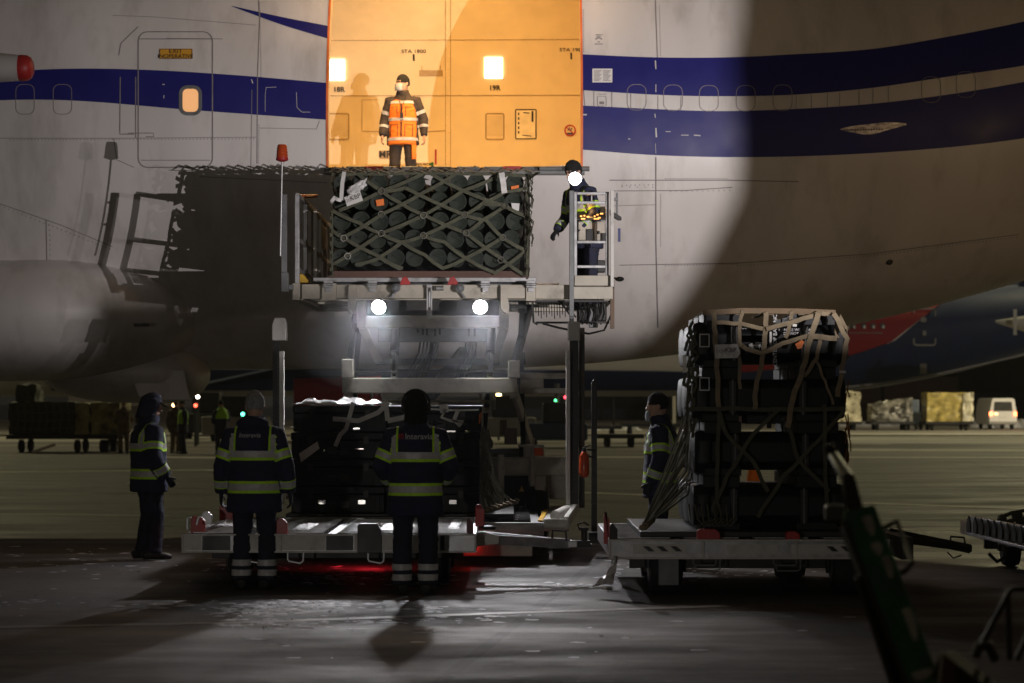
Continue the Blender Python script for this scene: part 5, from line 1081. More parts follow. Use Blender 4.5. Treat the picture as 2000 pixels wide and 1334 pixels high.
def person(loc, rz, label, arms, legs=None, head_yaw=0, head_pitch=0, jm='navy', tm='navyt', jacket2=None, hat='beanie', hatm='knitgrey', mask=False, gloves=True, tapes=True, hood=False, lean=0, group=None, seed=1, res=1.0, scale=1.0, vest=None, hem=.70, bulk=1.0, cat='person', curl=.6, tshirt=None, ear=False, brim=False, tape_leg=True, collar=1.0):
    sp = Vector((0, 0, 0))
    def Lx(v):      # lean the upper body about the hip
        v = Vector(v)
        if v.z > .95 and lean: q = v-Vector((0, 0, .95)); c, s_ = math.cos(lean), math.sin(lean); v = Vector((q.x, q.y*c+q.z*s_, q.z*c-q.y*s_+.95))
        return v
    legs = legs or {-1: ((-.10, .0, .90), (-.112, .025, .50), (-.118, -.01, .09)), 1: ((.10, .0, .90), (.112, .025, .50), (.118, -.01, .09))}
    A = {}
    for s_ in (-1, 1):
        el, wr = arms[s_]; A[s_] = (Lx((s_*.195, -.005, 1.415)), Lx(el), Lx(wr))
    hc = Lx((0, .035, 1.665)); nb_ = Lx((0, -.0, 1.49))
    R = Matrix.Rotation(head_yaw, 3, 'Z') @ Matrix.Rotation(-head_pitch-lean*.4, 3, 'X')
    def Hd(v): return hc+R @ Vector(v)
    # body: one surface with head, face, neck, arms, hands and legs
    b = MB()
    b.ell([(Hd((0, -.012, -.118)), .02, .03), (Hd((0, -.006, -.10)), .052, .07), (Hd((0, -.004, -.06)), .066, .086), (Hd((0, -.004, 0)), .076, .098), (Hd((0, -.008, .05)), .074, .096), (Hd((0, -.012, .09)), .055, .074), (Hd((0, -.014, .118)), .02, .03)], 20, side=R @ Vector((1, 0, 0)))
    b.ell([(Hd((0, .055, -.122)), .012, .012), (Hd((0, .06, -.105)), .034, .03), (Hd((0, .05, -.07)), .045, .04), (Hd((0, .04, -.03)), .05, .045)], 12, side=R @ Vector((1, 0, 0)))
    b.tube([Hd((0, .088, .025)), Hd((0, .105, -.005)), Hd((0, .120, -.025)), Hd((0, .095, -.038))], [.009, .011, .014, .010], 8)
    b.ell([(Hd((-.05, .078, .038)), .012, .012), (Hd((0, .094, .040)), .012, .012), (Hd((.05, .078, .038)), .012, .012)], 8, side=R @ Vector((0, 1, 0)))
    b.ell([(Hd((-.024, .088, -.062)), .007, .009), (Hd((0, .098, -.062)), .009, .010), (Hd((.024, .088, -.062)), .007, .009)], 8, side=R @ Vector((0, 1, 0)))
    for s_ in (-1, 1):
        b.ell([(Hd((s_*.076, -.012, -.035)), .008, .012), (Hd((s_*.084, -.018, -.005)), .010, .022), (Hd((s_*.082, -.02, .022)), .008, .016)], 8, side=R @ Vector((1, 0, 0)))
        b.ball(Hd((s_*.033, .08, .012)), .013, 8)
    b.ell([(nb_-Vector((0, 0, .04)), .075, .075), (nb_+(hc-nb_)*.25, .056, .06), (nb_+(hc-nb_)*.55, .052, .056), (hc+Vector((0, -.01, -.04)), .05, .055)], 16)
    b.ell([(Lx((0, 0, .86)), .15, .10), (Lx((0, 0, 1.02)), .15, .10), (Lx((0, 0, 1.25)), .17, .11), (Lx((0, 0, 1.40)), .18, .10), (Lx((0, 0, 1.47)), .10, .08)], 18)
    for s_ in (-1, 1):
        S, E, W = A[s_]; b.ell([(S, .055, .055), (S*.5+E*.5, .045, .045), (E, .038, .038), (E*.5+W*.5, .036, .034), (W, .027, .023)], 12, side=(0, 1, .01))
        d = (W-E).normalized(); n = arms.get('palm', {}).get(s_, Vector((-s_, 0, 0))); hand(b, W, d, Vector(n), 1 if arms.get('thumb', {}).get(s_, s_) > 0 else -1, curl)
        h_, k_, a_ = [Vector(q) for q in legs[s_]]; b.ell([(h_, .085, .085), (h_*.5+k_*.5, .07, .07), (k_, .055, .055), (k_*.5+a_*.5, .052, .052), (a_, .035, .04)], 12, side=(1, .01, 0))
        f = a_+Vector((0, 0, -.04)); b.ell([(f+Vector((0, -.07, 0)), .03, .03), (f+Vector((0, .04, .0)), .038, .035), (f+Vector((0, .15, -.02)), .03, .018)], 10, side=(1, 0, 0))
    body = finish(b, 'person', [M['skin'], M['glove']], .0085*res, 3)
    for p_ in body.data.polygons:
        c = p_.center
        if gloves and min((c-(A[s_][2])).length for s_ in (-1, 1)) < .21: p_.material_index = 1
    # jacket
    J = MB(); q = bulk
    J.ell([(Lx((0, .0, hem)), .245*q, .175*q), (Lx((0, 0, hem+.04)), .25*q, .178*q), (Lx((0, 0, .95)), .232*q, .168*q), (Lx((0, -.005, 1.10)), .232*q, .165*q), (Lx((0, -.01, 1.26)), .248*q, .165*q), (Lx((0, -.012, 1.37)), .24*q, .15*q), (Lx((0, -.012, 1.445)), .19, .118), (Lx((0, -.005, 1.49)), .125, .10), (Lx((0, .005, 1.535)), .098*collar, .096*collar), (Lx((0, .01, 1.575)), .09*collar, .092*collar)], 30)
    for s_ in (-1, 1):
        S, E, W = A[s_]; J.ell([(S-Vector((s_*.04, 0, -.0)), .085, .075), (S, .092*q, .088*q), (S*.6+E*.4, .083*q, .083*q), (E, .072*q, .074*q), (E*.5+W*.5, .066*q, .068*q), (W+(E-W)*.12, .056*q, .058*q), (W+(E-W)*.03, .05*q, .052*q)], 18, side=(0, 1, .01))
    if hood == 'down': J.ell([(Lx((-.12, -.07, 1.50)), .05, .06), (Lx((-.06, -.115, 1.515)), .06, .055), (Lx((0, -.125, 1.52)), .065, .06), (Lx((.06, -.115, 1.515)), .06, .055), (Lx((.12, -.07, 1.50)), .05, .06)], 12, side=(0, 0, 1))
    jm_ = [M[jm]]+([M[jacket2]] if jacket2 else [])
    jk = finish(J, 'jacket', jm_, .0135*res, 4, .010, seed); jk.parent = body
    def rarm(c, s_): S, E, W = A[s_]; return min(dseg(c, S, E), dseg(c, E, W))
    def on_arm(c, k=.103): return any(rarm(c, s_) < k*q and abs((c-Lx((0, 0, c.z))).x) > .17 and c.z < Lx((0, 0, 1.50)).z for s_ in (-1, 1)) 
    if jacket2:
        for p_ in jk.data.polygons:
            c = p_.center
            if not on_arm(c, .115) and c.z < 1.40+.02*math.sin(c.x*20) and abs(c.x) < .215: p_.material_index = 1
    T = MB()
    T.ell([(Vector((0, 0, .80)), .16, .13), (Vector((0, 0, .92)), .18, .135), (Vector((0, 0, 1.02)), .17, .125)], 22)
    for s_ in (-1, 1):
        h_, k_, a_ = [Vector(z) for z in legs[s_]]
        T.ell([(h_+Vector((0, 0, .03)), .10, .12), (h_*.75+k_*.25, .108, .115), (h_*.4+k_*.6, .095, .098), (k_, .088, .09), (k_*.6+a_*.4, .086, .09), (k_*.2+a_*.8, .087, .09), (a_+Vector((0, -.005, -.01)), .086, .094)], 20, side=(1, .01, 0))
    tr = finish(T, 'trousers', M[tm], .0135*res, 4, .010, seed+5, 9); tr.parent = body
    for s_ in (-1, 1):
        a_ = Vector(legs[s_][2]); B_ = MB(); z0 = a_.z-.085; yw = legs.get('toe', {}).get(s_, s_*-.15)
        RB = Matrix.Rotation(yw, 3, 'Z')
        def bt(x, y, z): v = RB @ Vector((x, y, 0)); return Vector((a_.x+v.x, a_.y+v.y, z0+z))
        B_.ell([(bt(0, -.125, .045), .045, .042), (bt(0, -.105, .05), .054, .048), (bt(0, -.03, .052), .055, .050), (bt(0, .09, .045), .056, .043), (bt(0, .16, .034), .048, .034), (bt(0, .195, .025), .022, .022)], 16, side=RB @ Vector((1, 0, 0)))
        B_.ell([(bt(0, -.035, .05), .055, .068), (bt(0, -.03, .10), .054, .06), (bt(0, -.01, .15), .045, .048), (bt(0, -.0, .20), .04, .042)], 16)
        o = finish(B_, 'boot', M['boot'], .0085*res, 3); o.parent = body
    # headgear
    side = R @ Vector((1, 0, 0)); Hm = MB()
    if hat == 'beanie':
        Hm.ell([(Hd((0, -.012, .018)), .086, .108), (Hd((0, -.012, .05)), .09, .112), (Hd((0, -.014, .09)), .082, .104), (Hd((0, -.016, .125)), .058, .076), (Hd((0, -.02, .15)), .022, .03)], 22, side=side)
        Hm.ell([(Hd((0, -.06, -.03)), .078, .055), (Hd((0, -.05, .03)), .084, .068)], 18, side=side)
        Hm.ell([(Hd((0, -.012, .012)), .089, .111), (Hd((0, -.012, .03)), .093, .115), (Hd((0, -.012, .05)), .089, .111)], 22, side=side)
        o = finish(Hm, 'knit_hat', M[hatm], .0085*res, 3, .004, seed+9, 20); o.parent = body
    if hat == 'hood':
        Hm.ell([(Hd((0, -.03, -.17)), .105, .11), (Hd((0, -.03, -.10)), .105, .115), (Hd((0, -.026, -.02)), .108, .12), (Hd((0, -.022, .06)), .102, .122), (Hd((0, -.03, .115)), .075, .096), (Hd((0, -.045, .145)), .03, .04)], 24, side=side)
        o = finish(Hm, 'hood', M[hatm], .011*res, 3, .007, seed+9, 12)
        # open the hood at the face
        bm = bmesh.new(); bm.from_mesh(o.data); Ri = R.transposed()
        bmesh.ops.delete(bm, geom=[f for f in bm.faces if (lambda v: v.y > .055 and abs(v.x) < .075 and -.14 < v.z < .085)(Ri @ (f.calc_center_median()-hc))], context='FACES'); bm.to_mesh(o.data); bm.free()
        so = o.modifiers.new('so', 'SOLIDIFY'); so.thickness = .008; o.parent = body
    if brim:
        bb = MB(); pts = [Hd((x, .085+.085*math.sqrt(max(0, 1-(x/.075)**2)), .052-.02*(1-(x/.075)**2))) for x in (-.075, -.06, -.03, 0, .03, .06, .075)]+[Hd((.07, .06, .06)), Hd((-.07, .06, .06))]
        bb.prism(pts, R @ Vector((0, 0, .006))); o = bb.build('cap_brim', M['knitblack'], body, .002)
        bb = MB(); bb.ell([(Hd((0, -.005, .04)), .083, .105), (Hd((0, -.008, .08)), .078, .1), (Hd((0, -.01, .115)), .05, .06)], 18, side=side); o = bb.build('cap', M['knitblack'], body)
    if ear:
        for s_ in (-1, 1):
            bb = MB(); bb.lathe(Hd((s_*.098, -.012, -.005)), [(.036, 0), (.044, .01), (.042, .028), (.03, .036), (0, .037)], 18, axis=R @ Vector((s_, 0, 0))); bb.build('ear_cup', M['black'], body)
        bb = MB(); bb.tube([Hd((.122*math.sin(t), -.012, .018+.135*math.cos(t))) for t in [(-1.5+3.0*i/14) for i in range(15)]], .011, 8); bb.build('headband', M['black'], body)
    if mask:
        dz = -.0 if mask != 'chin' else -.045
        bb = MB(); vs = []
        for i in range(9):
            for j in range(6):
                u = (i/8-.5)*2; v = j/5; vs.append(Hd((u*.078, .055+.072*math.sqrt(max(0, 1-u*u*.85))*(1 if .2 < v < .8 else .9), -.005-.105*v+dz)))
        bb.add(vs, [(i*6+j, i*6+j+1, i*6+7+j, i*6+6+j) for i in range(8) for j in range(5)], 0, True); o = bb.build('face_mask', M['mask'], body); so = o.modifiers.new('so', 'SOLIDIFY'); so.thickness = .004; so.offset = 1
    def zb(z0, z1): return [(Lx((0, 0, z1)), (0, 0, 1)), (Lx((0, 0, z0)), (0, 0, -1))]
    if tapes:
        sp_ = []; to = lambda c: not on_arm(c)
        if tapes == 'navy':
            sp_ += [(zb(1.205, 1.265), to, 1), (zb(1.178, 1.2045), to, 0), (zb(.965, .99), to, 0), (zb(.905, .9645), to, 1), (zb(.878, .9045), to, 0)]
            for s_ in (-1, 1):
                for x0, x1, mi in ((.150, .168, 0), (.1682, .208, 1), (.2082, .224, 0)):
                    sp_.append(([(Vector((s_*x1, 0, 0)), (s_, 0, 0)), (Vector((s_*x0, 0, 0)), (-s_, 0, 0)), (Lx((0, 0, 1.2655)), (0, 0, -1))], (lambda c: not on_arm(c, .09)), mi))
        else:
            sp_ += [(zb(1.36, 1.40), to, 1), (zb(1.10, 1.145), to, 1), (zb(.80, .845), to, 1)]
            fr_ = lambda c: not on_arm(c) and c.y > 0
            for x0, x1, z0, z1 in ((-.012, .012, .85, 1.09), (-.012, .012, 1.15, 1.35), (-.16, -.05, 1.035, 1.043), (.05, .16, 1.035, 1.043), (-.16, -.06, 1.30, 1.308), (.06, .16, 1.30, 1.308), (-.172, -.16, .86, 1.043), (.16, .172, .86, 1.043), (-.06, -.05, .86, 1.04), (.05, .06, .86, 1.04), (-.07, -.06, 1.17, 1.31), (.06, .07, 1.17, 1.31)):
                sp_.append((zb(z0, z1)+[(Vector((x1, 0, 0)), (1, 0, 0)), (Vector((x0, 0, 0)), (-1, 0, 0))], fr_, 2))
        for s_ in (-1, 1):
            S, E, W = A[s_]
            def ab(a, b_, t0, t1): d = (b_-a); return [(a+d*t1, d.normalized()), (a+d*t0, -d.normalized())]
            oa = (lambda c, s_=s_: rarm(c, s_) < .105*q and abs(c.x) > .18 and c.x*s_ > 0)
            if tapes == 'navy':
                for t0, t1, mi in ((.50, .57, 0), (.5705, .72, 1), (.7205, .79, 0)): sp_.append((ab(S, E, t0, t1), oa, mi))
                for t0, t1, mi in ((.46, .50, 0), (.5005, .72, 1), (.7205, .76, 0)): sp_.append((ab(E, W, t0, t1), (lambda c, s_=s_, E=E, W=W: dseg(c, E, W) < .09*q and c.x*s_ > .1), mi))
            else:
                sp_.append((ab(S, E, .55, .72), oa, 1)); sp_.append((ab(E, W, .35, .5), oa, 1))
        tape(jk, body, sp_, mats=[M['lime'], M['silver'], M['char']])
        if tape_leg: tape(tr, body, [(zb(.215, .27), None, 0), (zb(.125, .18), None, 0)], 'trouser_stripe', [M['silver']])
    if vest:
        tape(jk, body, [([(Lx((0, 0, vest[1])), (0, 0, 1)), (Lx((0, 0, vest[2])), (0, 0, -1))], (lambda c: not on_arm(c, .10)), 0)], 'hivis_vest', [M[vest[0]]], .006)
    body.location = loc; body.rotation_euler = (0, 0, rz); body.scale = (scale,)*3
    tag(body, label, cat, group)
    return body, jk, hc
def print_on(jk, body, t_, size, x, z, m, sx=1.0, shear=0, logo=None, back=-1):
    cu = bpy.data.curves.new('t', 'FONT'); cu.body = t_; cu.size = size; cu.align_x = 'CENTER'; cu.align_y = 'CENTER'; cu.shear = shear; cu.resolution_u = 3; cu.offset = .0006
    o = bpy.data.objects.new('t', cu); C.objects.link(o); bpy.context.view_layer.update(); me = bpy.data.meshes.new_from_object(o.evaluated_get(bpy.context.evaluated_depsgraph_get())); bpy.data.objects.remove(o)
    bm = bmesh.new(); bm.from_mesh(jk.data); tree = BVHTree.FromBMesh(bm); bm.free()
    def prj(px_, pz_):
        h = tree.ray_cast(Vector((px_, back*2.0, pz_)), Vector((0, -back, 0)))[0]; return Vector((px_, (h.y if h else back*.17)+back*.006, pz_))
    ys = [prj(x+v.co.x*sx, z+v.co.y).y for v in me.vertices]; 
    for v in me.vertices:
        X, Z = x+v.co.x*sx, z+v.co.y; p = prj(X, Z); v.co = p
    me.materials.clear(); me.materials.append(m); o = bpy.data.objects.new('back_lettering', me); C.objects.link(o); o.parent = body
    if logo:
        x0, z0, s_ = logo; b = MB(); k = 4
        vs = [prj(x0+s_*(i/k-.5), z0+s_*(j/k-.5)) for i in range(k+1) for j in range(k+1)]
        b.add(vs, [(i*(k+1)+j, (i+1)*(k+1)+j, (i+1)*(k+1)+j+1, i*(k+1)+j+1) for i in range(k) for j in range(k) if not (i in (1, 2) and j == 1)]); o2 = b.build('back_logo', M['logored']); o2.parent = body
M['logored'] = mat('logo_red', (.3, .02, .03), .6); M['print'] = mat('reflective_print', (.5, .5, .52), .4)
M['hoodnavy'] = mat('navy_hood_cloth', (.022, .022, .05), .8, var=.25, bump=.2, bscale=120)
M['camo'] = mat('camouflage_cloth', (.12, .09, .055), .9, var=.6, scale=9); M['tan'] = mat('tan_cloth', (.22, .15, .08), .9, var=.3, scale=9); M['limecloth'] = mat('lime_cloth', (.3, .62, .03), .7, var=.12); M['greenhat'] = mat('green_knit', (.02, .06, .03), .9)
GRP = 'ground crew in navy hi-vis workwear'
down = {-1: ((-.285, -.03, 1.12), (-.305, .04, .86)), 1: ((.285, -.03, 1.12), (.305, .04, .86))}
# hooded man at the left, side on, looking down to the right
person(G(291, 1093), -1.12, 'person in navy hooded workwear seen side on, standing alone left of the empty dolly', {-1: ((-.265, -.02, 1.13), (-.25, .12, .90)), 1: ((.265, -.03, 1.13), (.25, .13, .90)), 'palm': {-1: (1, .2, 0), 1: (-1, .2, 0)}}, head_yaw=-.1, head_pitch=.32, hat='hood', hatm='hoodnavy', brim=True, tapes='navy', seed=3, group=GRP, tape_leg=False, hem=.74, scale=1.0, bulk=1.14, collar=1.2,
       legs={-1: ((-.10, .0, .90), (-.105, .03, .50), (-.11, -.03, .09)), 1: ((.10, .0, .90), (.105, .05, .50), (.11, .02, .09)), 'toe': {-1: .1, 1: -.15}})
b1, j1, _ = person(G(497, 1150), -.06, 'person with grey knit hat and lettered navy jacket seen from behind, arms hanging', {-1: ((-.30, -.03, 1.12), (-.315, .05, .87)), 1: ((.30, -.03, 1.12), (.32, .04, .87))}, head_yaw=.12, hat='beanie', hatm='knitgrey', hood='down', tapes='navy', seed=7, group=GRP, hem=.70, bulk=1.04, collar=1.15)
print_on(j1, b1, 'Interavia', .058, -.02, 1.405, M['print'], 1.0, .15)
b2, j2, _ = person(G(812, 1160), .0, 'person wearing black ear defenders and lettered navy jacket with red logo, seen from behind', {-1: ((-.315, -.02, 1.13), (-.235, .17, .98)), 1: ((.315, -.02, 1.13), (.235, .17, .98)), 'palm': {-1: (1, 0, .3), 1: (-1, 0, .3)}}, hat='hood', hatm='knitblack', ear=True, tapes='navy', seed=12, group=GRP, hem=.70, bulk=1.02,
       legs={-1: ((-.10, .0, .90), (-.118, .02, .50), (-.122, -.02, .09)), 1: ((.10, .0, .90), (.112, .02, .50), (.108, -.0, .09))})
print_on(j2, b2, 'Interavia', .074, .032, 1.402, M['print'], .95, 0, (-.125, 1.405, .045))
person(Vector((P(1290, 0, 25.0).x, 25.0, 0)), 1.40, 'person with black knit hat and lowered mask, side on behind the netted case stack', {-1: ((-.27, -.02, 1.13), (-.26, .08, .88)), 1: ((.27, -.02, 1.13), (.26, .08, .88))}, head_yaw=.05, hat='beanie', hatm='knitblack', mask='chin', tapes='navy', seed=17, group=GRP, hem=.72, bulk=1.06, tape_leg=False)
pe = P(787, 0, 36.6); 
person(Vector((pe.x, 36.6, DZ0-.012)), PI-.12, 'person in orange hi-vis jacket and face mask standing inside the lit cargo doorway', {-1: ((-.31, -.03, 1.13), (-.33, .03, .87)), 1: ((.285, -.01, 1.12), (.30, .09, .87))}, head_yaw=-.65, legs={-1: ((-.10, .0, .90), (-.125, .03, .50), (-.15, -.01, .09)), 1: ((.10, .0, .90), (.12, .015, .50), (.13, -.02, .09))}, jm='char', jacket2='hivis', tm='char', hat='beanie', hatm='knitblack', mask=True, gloves=False, tapes='orange', seed=23, hem=.74, tape_leg=False, scale=1.0)
po = P(1152, 0, 28.75)
person(Vector((po.x-.04, 28.75, 2.79)), 2.15, 'loader operator bending over the control desk behind the cage lamp', {-1: ((-.30, .05, 1.14), (-.26, .25, 1.02)), 1: ((.30, .05, 1.14), (.25, .25, 1.02)), 'palm': {-1: (0, 0, -1), 1: (0, 0, -1)}}, head_yaw=.2, head_pitch=.25, hat='beanie', hatm='knitblack', tapes='navy', seed=29, group=GRP, lean=.22, tape_leg=False, hem=.74)
# cabin man's badge and pockets
pb = Vector((pe.x, 36.6, DZ0)); b = MB(); b.bx(pb.x-.035, pb.x+.015, 36.36, 36.375, DZ0+1.115, DZ0+1.20); o = b.build('id_badge', M['black'], None, .003); tag(o, 'small black badge hanging on the orange jacket in the doorway', 'badge')
b = MB(); b.tube([(pb.x-.06, 36.43, DZ0+1.47), (pb.x-.03, 36.385, DZ0+1.32), (pb.x-.012, 36.368, DZ0+1.2)], .006, 5); b.tube([(pb.x+.05, 36.43, DZ0+1.47), (pb.x+.01, 36.385, DZ0+1.32), (pb.x-.008, 36.368, DZ0+1.2)], .006, 5); b.build('lanyard', M['ink'], o)
b = MB(); b.bx(pb.x+.14, pb.x+.21, 36.40, 36.44, DZ0+.50, DZ0+.72); o = b.build('holster_pouch', M['hivis'], None, .01); tag(o, 'orange and black pouch on the thigh of the man in the doorway', 'pouch')
# people far behind on the left
FG = 'people standing far behind beside the stacked pallets'
arm2 = {-1: ((-.28, .03, 1.13), (-.18, .2, 1.02)), 1: ((.28, .03, 1.13), (.18, .2, 1.02))}
person(G(242, 886), .4, 'person in brown camouflage standing far off beside the pale wrapped pallet', arm2, hat='beanie', hatm='tan', jm='camo', tm='camo', tapes=None, gloves=False, seed=31, res=2, group=FG)
person(G(343, 886), -.4, 'person in tan trousers far off, partly behind the hooded man', down, hat='beanie', hatm='camo', jm='camo', tm='tan', tapes=None, seed=33, res=2, group=FG)
person(G(357, 887), 2.0, 'person in lime vest and green hat far off behind the hooded man', down, hat='beanie', hatm='greenhat', tapes=None, vest=('limecloth', 1.47, 1.0), seed=35, res=2, group=FG)
person(G(432, 888), .5, 'person in bright lime jacket far off beside the grey hatted man', arm2, hat='beanie', hatm='knitblack', tapes=None, vest=('limecloth', 1.56, 1.18), seed=37, res=2, group=FG)
person(G(281, 868), .2, 'person in dark clothes far off behind the hooded man', down, hat='beanie', hatm='knitblack', jm='char', tm='char', tapes=None, seed=39, res=2.2, group=FG)
# ---------------------------------------------------------------- far side of the apron
AY = 127.8; AR = 2.82
M['enginered'] = mat('red_engine_paint', (.42, .015, .025), .55, var=.1); M['farline'] = mat('far_marking', (.12, .115, .11), .6); M['vanwhite'] = mat('van_white_paint', (.75, .73, .7), .4, var=.05); M['navyhull'] = mat('far_navy_paint', (.010, .016, .045), .6, spec=.15, var=.1, scale=.5); M['redhull'] = mat('far_red_paint', (.15, .006, .009), .6, spec=.2, var=.08, scale=.5); M['whitehull'] = mat('far_white_paint', (.42, .40, .36), .6, var=.08, scale=.6); M['greyhull'] = mat('far_grey_paint', (.3, .29, .27), .4, var=.1, scale=.5)
fa = thing('passenger_aircraft', (0, AY, 0), 'red, navy and white passenger aircraft parked far behind the cargo aircraft', 'aircraft')
def fz(X): return 2.05 if X < 13 else 2.05+.0108*(X-13)**2+.008*(X-13)
def fsec(X): zb = fz(X); return (7.75-zb)/2, (7.75+zb)/2
def fY(X, Z, off=0): r, zc = fsec(X); return AY-math.sqrt(max(0, (r+off)**2-(Z-zc)**2))
b = MB(); vs = []; n_ = 44; Xs2 = arange(-32, 40, 72)
for X in Xs2:
    r, zc = fsec(X); vs += [(X, AY-r*math.cos(2*PI*k/n_), zc+r*math.sin(2*PI*k/n_)) for k in range(n_)]
b.add(vs, [(i*n_+k, (i+1)*n_+k, (i+1)*n_+(k+1) % n_, i*n_+(k+1) % n_) for i in range(len(Xs2)-1) for k in range(n_)], 0, True)
for i_, f_ in enumerate(b.f):
    c_ = sum((b.v[k] for k in f_), Vector((0, 0, 0)))/4
    if c_.x > 15 and c_.z < fsec(c_.x)[1]-.2: b.m[i_] = 1
ff2 = b.build('fuselage', [M['whitehull'], M['navyhull']], fa)
def fH(px, py, off=.02):
    Y = 125.
    for _ in range(40):
        X = (px-1000)/F*Y; Z = CH+(HOR-py)/F*Y; Y = Y*.3+.7*fY(X, Z, off)
    return Vector(((px-1000)/F*Y, Y, CH+(HOR-py)/F*Y))
def fstrip(up, lo, m, name='livery_patch', n=60, k=24, off=.06):
    b = MB(); vs = []; x0, x1 = up[0][0], up[-1][0]
    for i in range(n+1):
        x = x0+(x1-x0)*i/n; yu, yl = lerp(up, x), lerp(lo, x); vs += [fH(x, yu+(yl-yu)*j/k, off) for j in range(k+1)]
    b.add(vs, [(i*(k+1)+j, i*(k+1)+j+1, (i+1)*(k+1)+j+1, (i+1)*(k+1)+j) for i in range(n) for j in range(k)], 0, True); return b.build(name, m, ff2)
fstrip([(100, 722), (1000, 722), (1300, 725), (1420, 730), (1560, 718), (1660, 696), (1740, 672), (1820, 606), (1860, 575), (2000, 540), (2250, 480)], [(100, 763), (1000, 763), (1300, 763), (1450, 762), (1560, 759), (1660, 752), (1740, 744), (1820, 729), (1860, 722), (2000, 688), (2250, 605)], M['navyhull'])
fstrip([(1380, 716), (1450, 706), (1560, 690), (1640, 660), (1680, 625), (1740, 600), (1860, 560)], [(1380, 722), (1450, 727), (1560, 716), (1640, 699), (1680, 688), (1740, 668), (1860, 575)], M['redhull'], off=.09)
def fl(pts, wd, m, name, off=.12):
    b = MB(); q = [fH(x, y, off) for x, y in pts]; vs = []
    for i, p in enumerate(q):
        t = (q[min(i+1, len(q)-1)]-q[max(i-1, 0)]).normalized(); s_ = t.cross(Vector((0, -1, 0))).normalized()*wd/2; vs += [p-s_, p+s_]
    b.add(vs, [(2*i, 2*i+1, 2*i+3, 2*i+2) for i in range(len(q)-1)]); return b.build(name, m, ff2)
fl(rrect(1785, 603, 1827, 674, 5), .09, M['farline'], 'door_outline')
b = MB()
for x0, x1, y0, y1 in ((1798, 1809, 620, 629), (1802, 1809, 646, 655)): b.add([fH(x0, y0, .13), fH(x1, y0, .13), fH(x1, y1, .13), fH(x0, y1, .13)], [(0, 1, 2, 3)])
b.build('door_placards', M['farline'], ff2)
for x in (1667, 1687, 1705, 1724):
    b = MB(); q = rrect(x-4.5, 631, x+4.5, 642, 3)[:-1]; b.add([fH(a, c, .14) for a, c in q], [tuple(range(len(q)))]); w2 = b.build('window', M['black'], ff2)
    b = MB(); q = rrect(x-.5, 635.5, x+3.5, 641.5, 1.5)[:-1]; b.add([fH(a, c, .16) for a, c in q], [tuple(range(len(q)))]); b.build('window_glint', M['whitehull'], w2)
b = MB(); 
for x in range(1658, 1724, 3): b.add([fH(x, 649, .13), fH(x+2.2, 649, .13), fH(x+2.2, 651, .13), fH(x, 651, .13)], [(0, 1, 2, 3)])
b.build('small_lettering', M['farline'], ff2)
fl([(1500, 764), (1660, 755), (1740, 747), (1830, 731), (2000, 693), (2200, 625)], .10, M['farline'], 'belly_line', .12)
b = MB(); b.add([fH(1797, 710, .13), fH(1810, 710, .13), fH(1810, 730, .13), fH(1797, 730, .13)], [(0, 1, 2, 3)]); b.build('hatch', M['farline'], ff2)
st = loft('stabilizer_fairing', P(1944, 0, 118).x, P(2100, 0, 118).x, lambda t: min(1, .12+t*2.2), 118, lambda t: P(0, 628, 118).z-.3*t, .5, .42, M['greyhull'], fa, 20, 20)
b = MB(); q = P(1978, 615, 118); b.bx(q.x-.08, q.x+.08, 117.4, 117.5, q.z-1.0, q.z+.25); b.build('fairing_pylon', M['greyhull'], st)
# its engine in red, wing and gear in view under the cargo aircraft
en = loft('engine', P(578, 0, 108).x, P(742, 0, 108).x, lambda t: .80+.2*math.sin(min(1, t*1.6)*PI/2)*(1 if t < .8 else 1-.3*(t-.8)/.2), 108, lambda t: 2.35, 1.45, 1.45, M['enginered'], fa, 20, 30)
b = MB(); b.lathe((P(578, 0, 108).x+.02, 108, 2.35), [(1.16, 0), (1.10, -.25), (.9, -.3), (0, -.32)], 26, axis=(-1, 0, 0)); b.build('engine_inlet', M['navyhull'], en)
b = MB(); b.prism([P(370, 757, 105), P(530, 722, 105), P(900, 712, 105), P(900, 730, 105), P(560, 740, 105)], (0, 6, .3)); b.build('wing', M['navyhull'], fa, .05)
for x, y in ((1088, 820), (1345, 830), (940, 820)):
    q = G(x, 858); b = MB(); b.tube([(q.x, q.y, .5), (q.x, q.y+.1, 2.6)], .12, 10); b.lathe((q.x-.35, q.y, .5), [(.3, 0), (.5, .05), (.5, .2), (.3, .25)], 20, axis=(1, 0, 0)); b.lathe((q.x+.1, q.y, .5), [(.3, 0), (.5, .05), (.5, .2), (.3, .25)], 20, axis=(1, 0, 0)); b.build('landing_gear', M['dark'], fa)
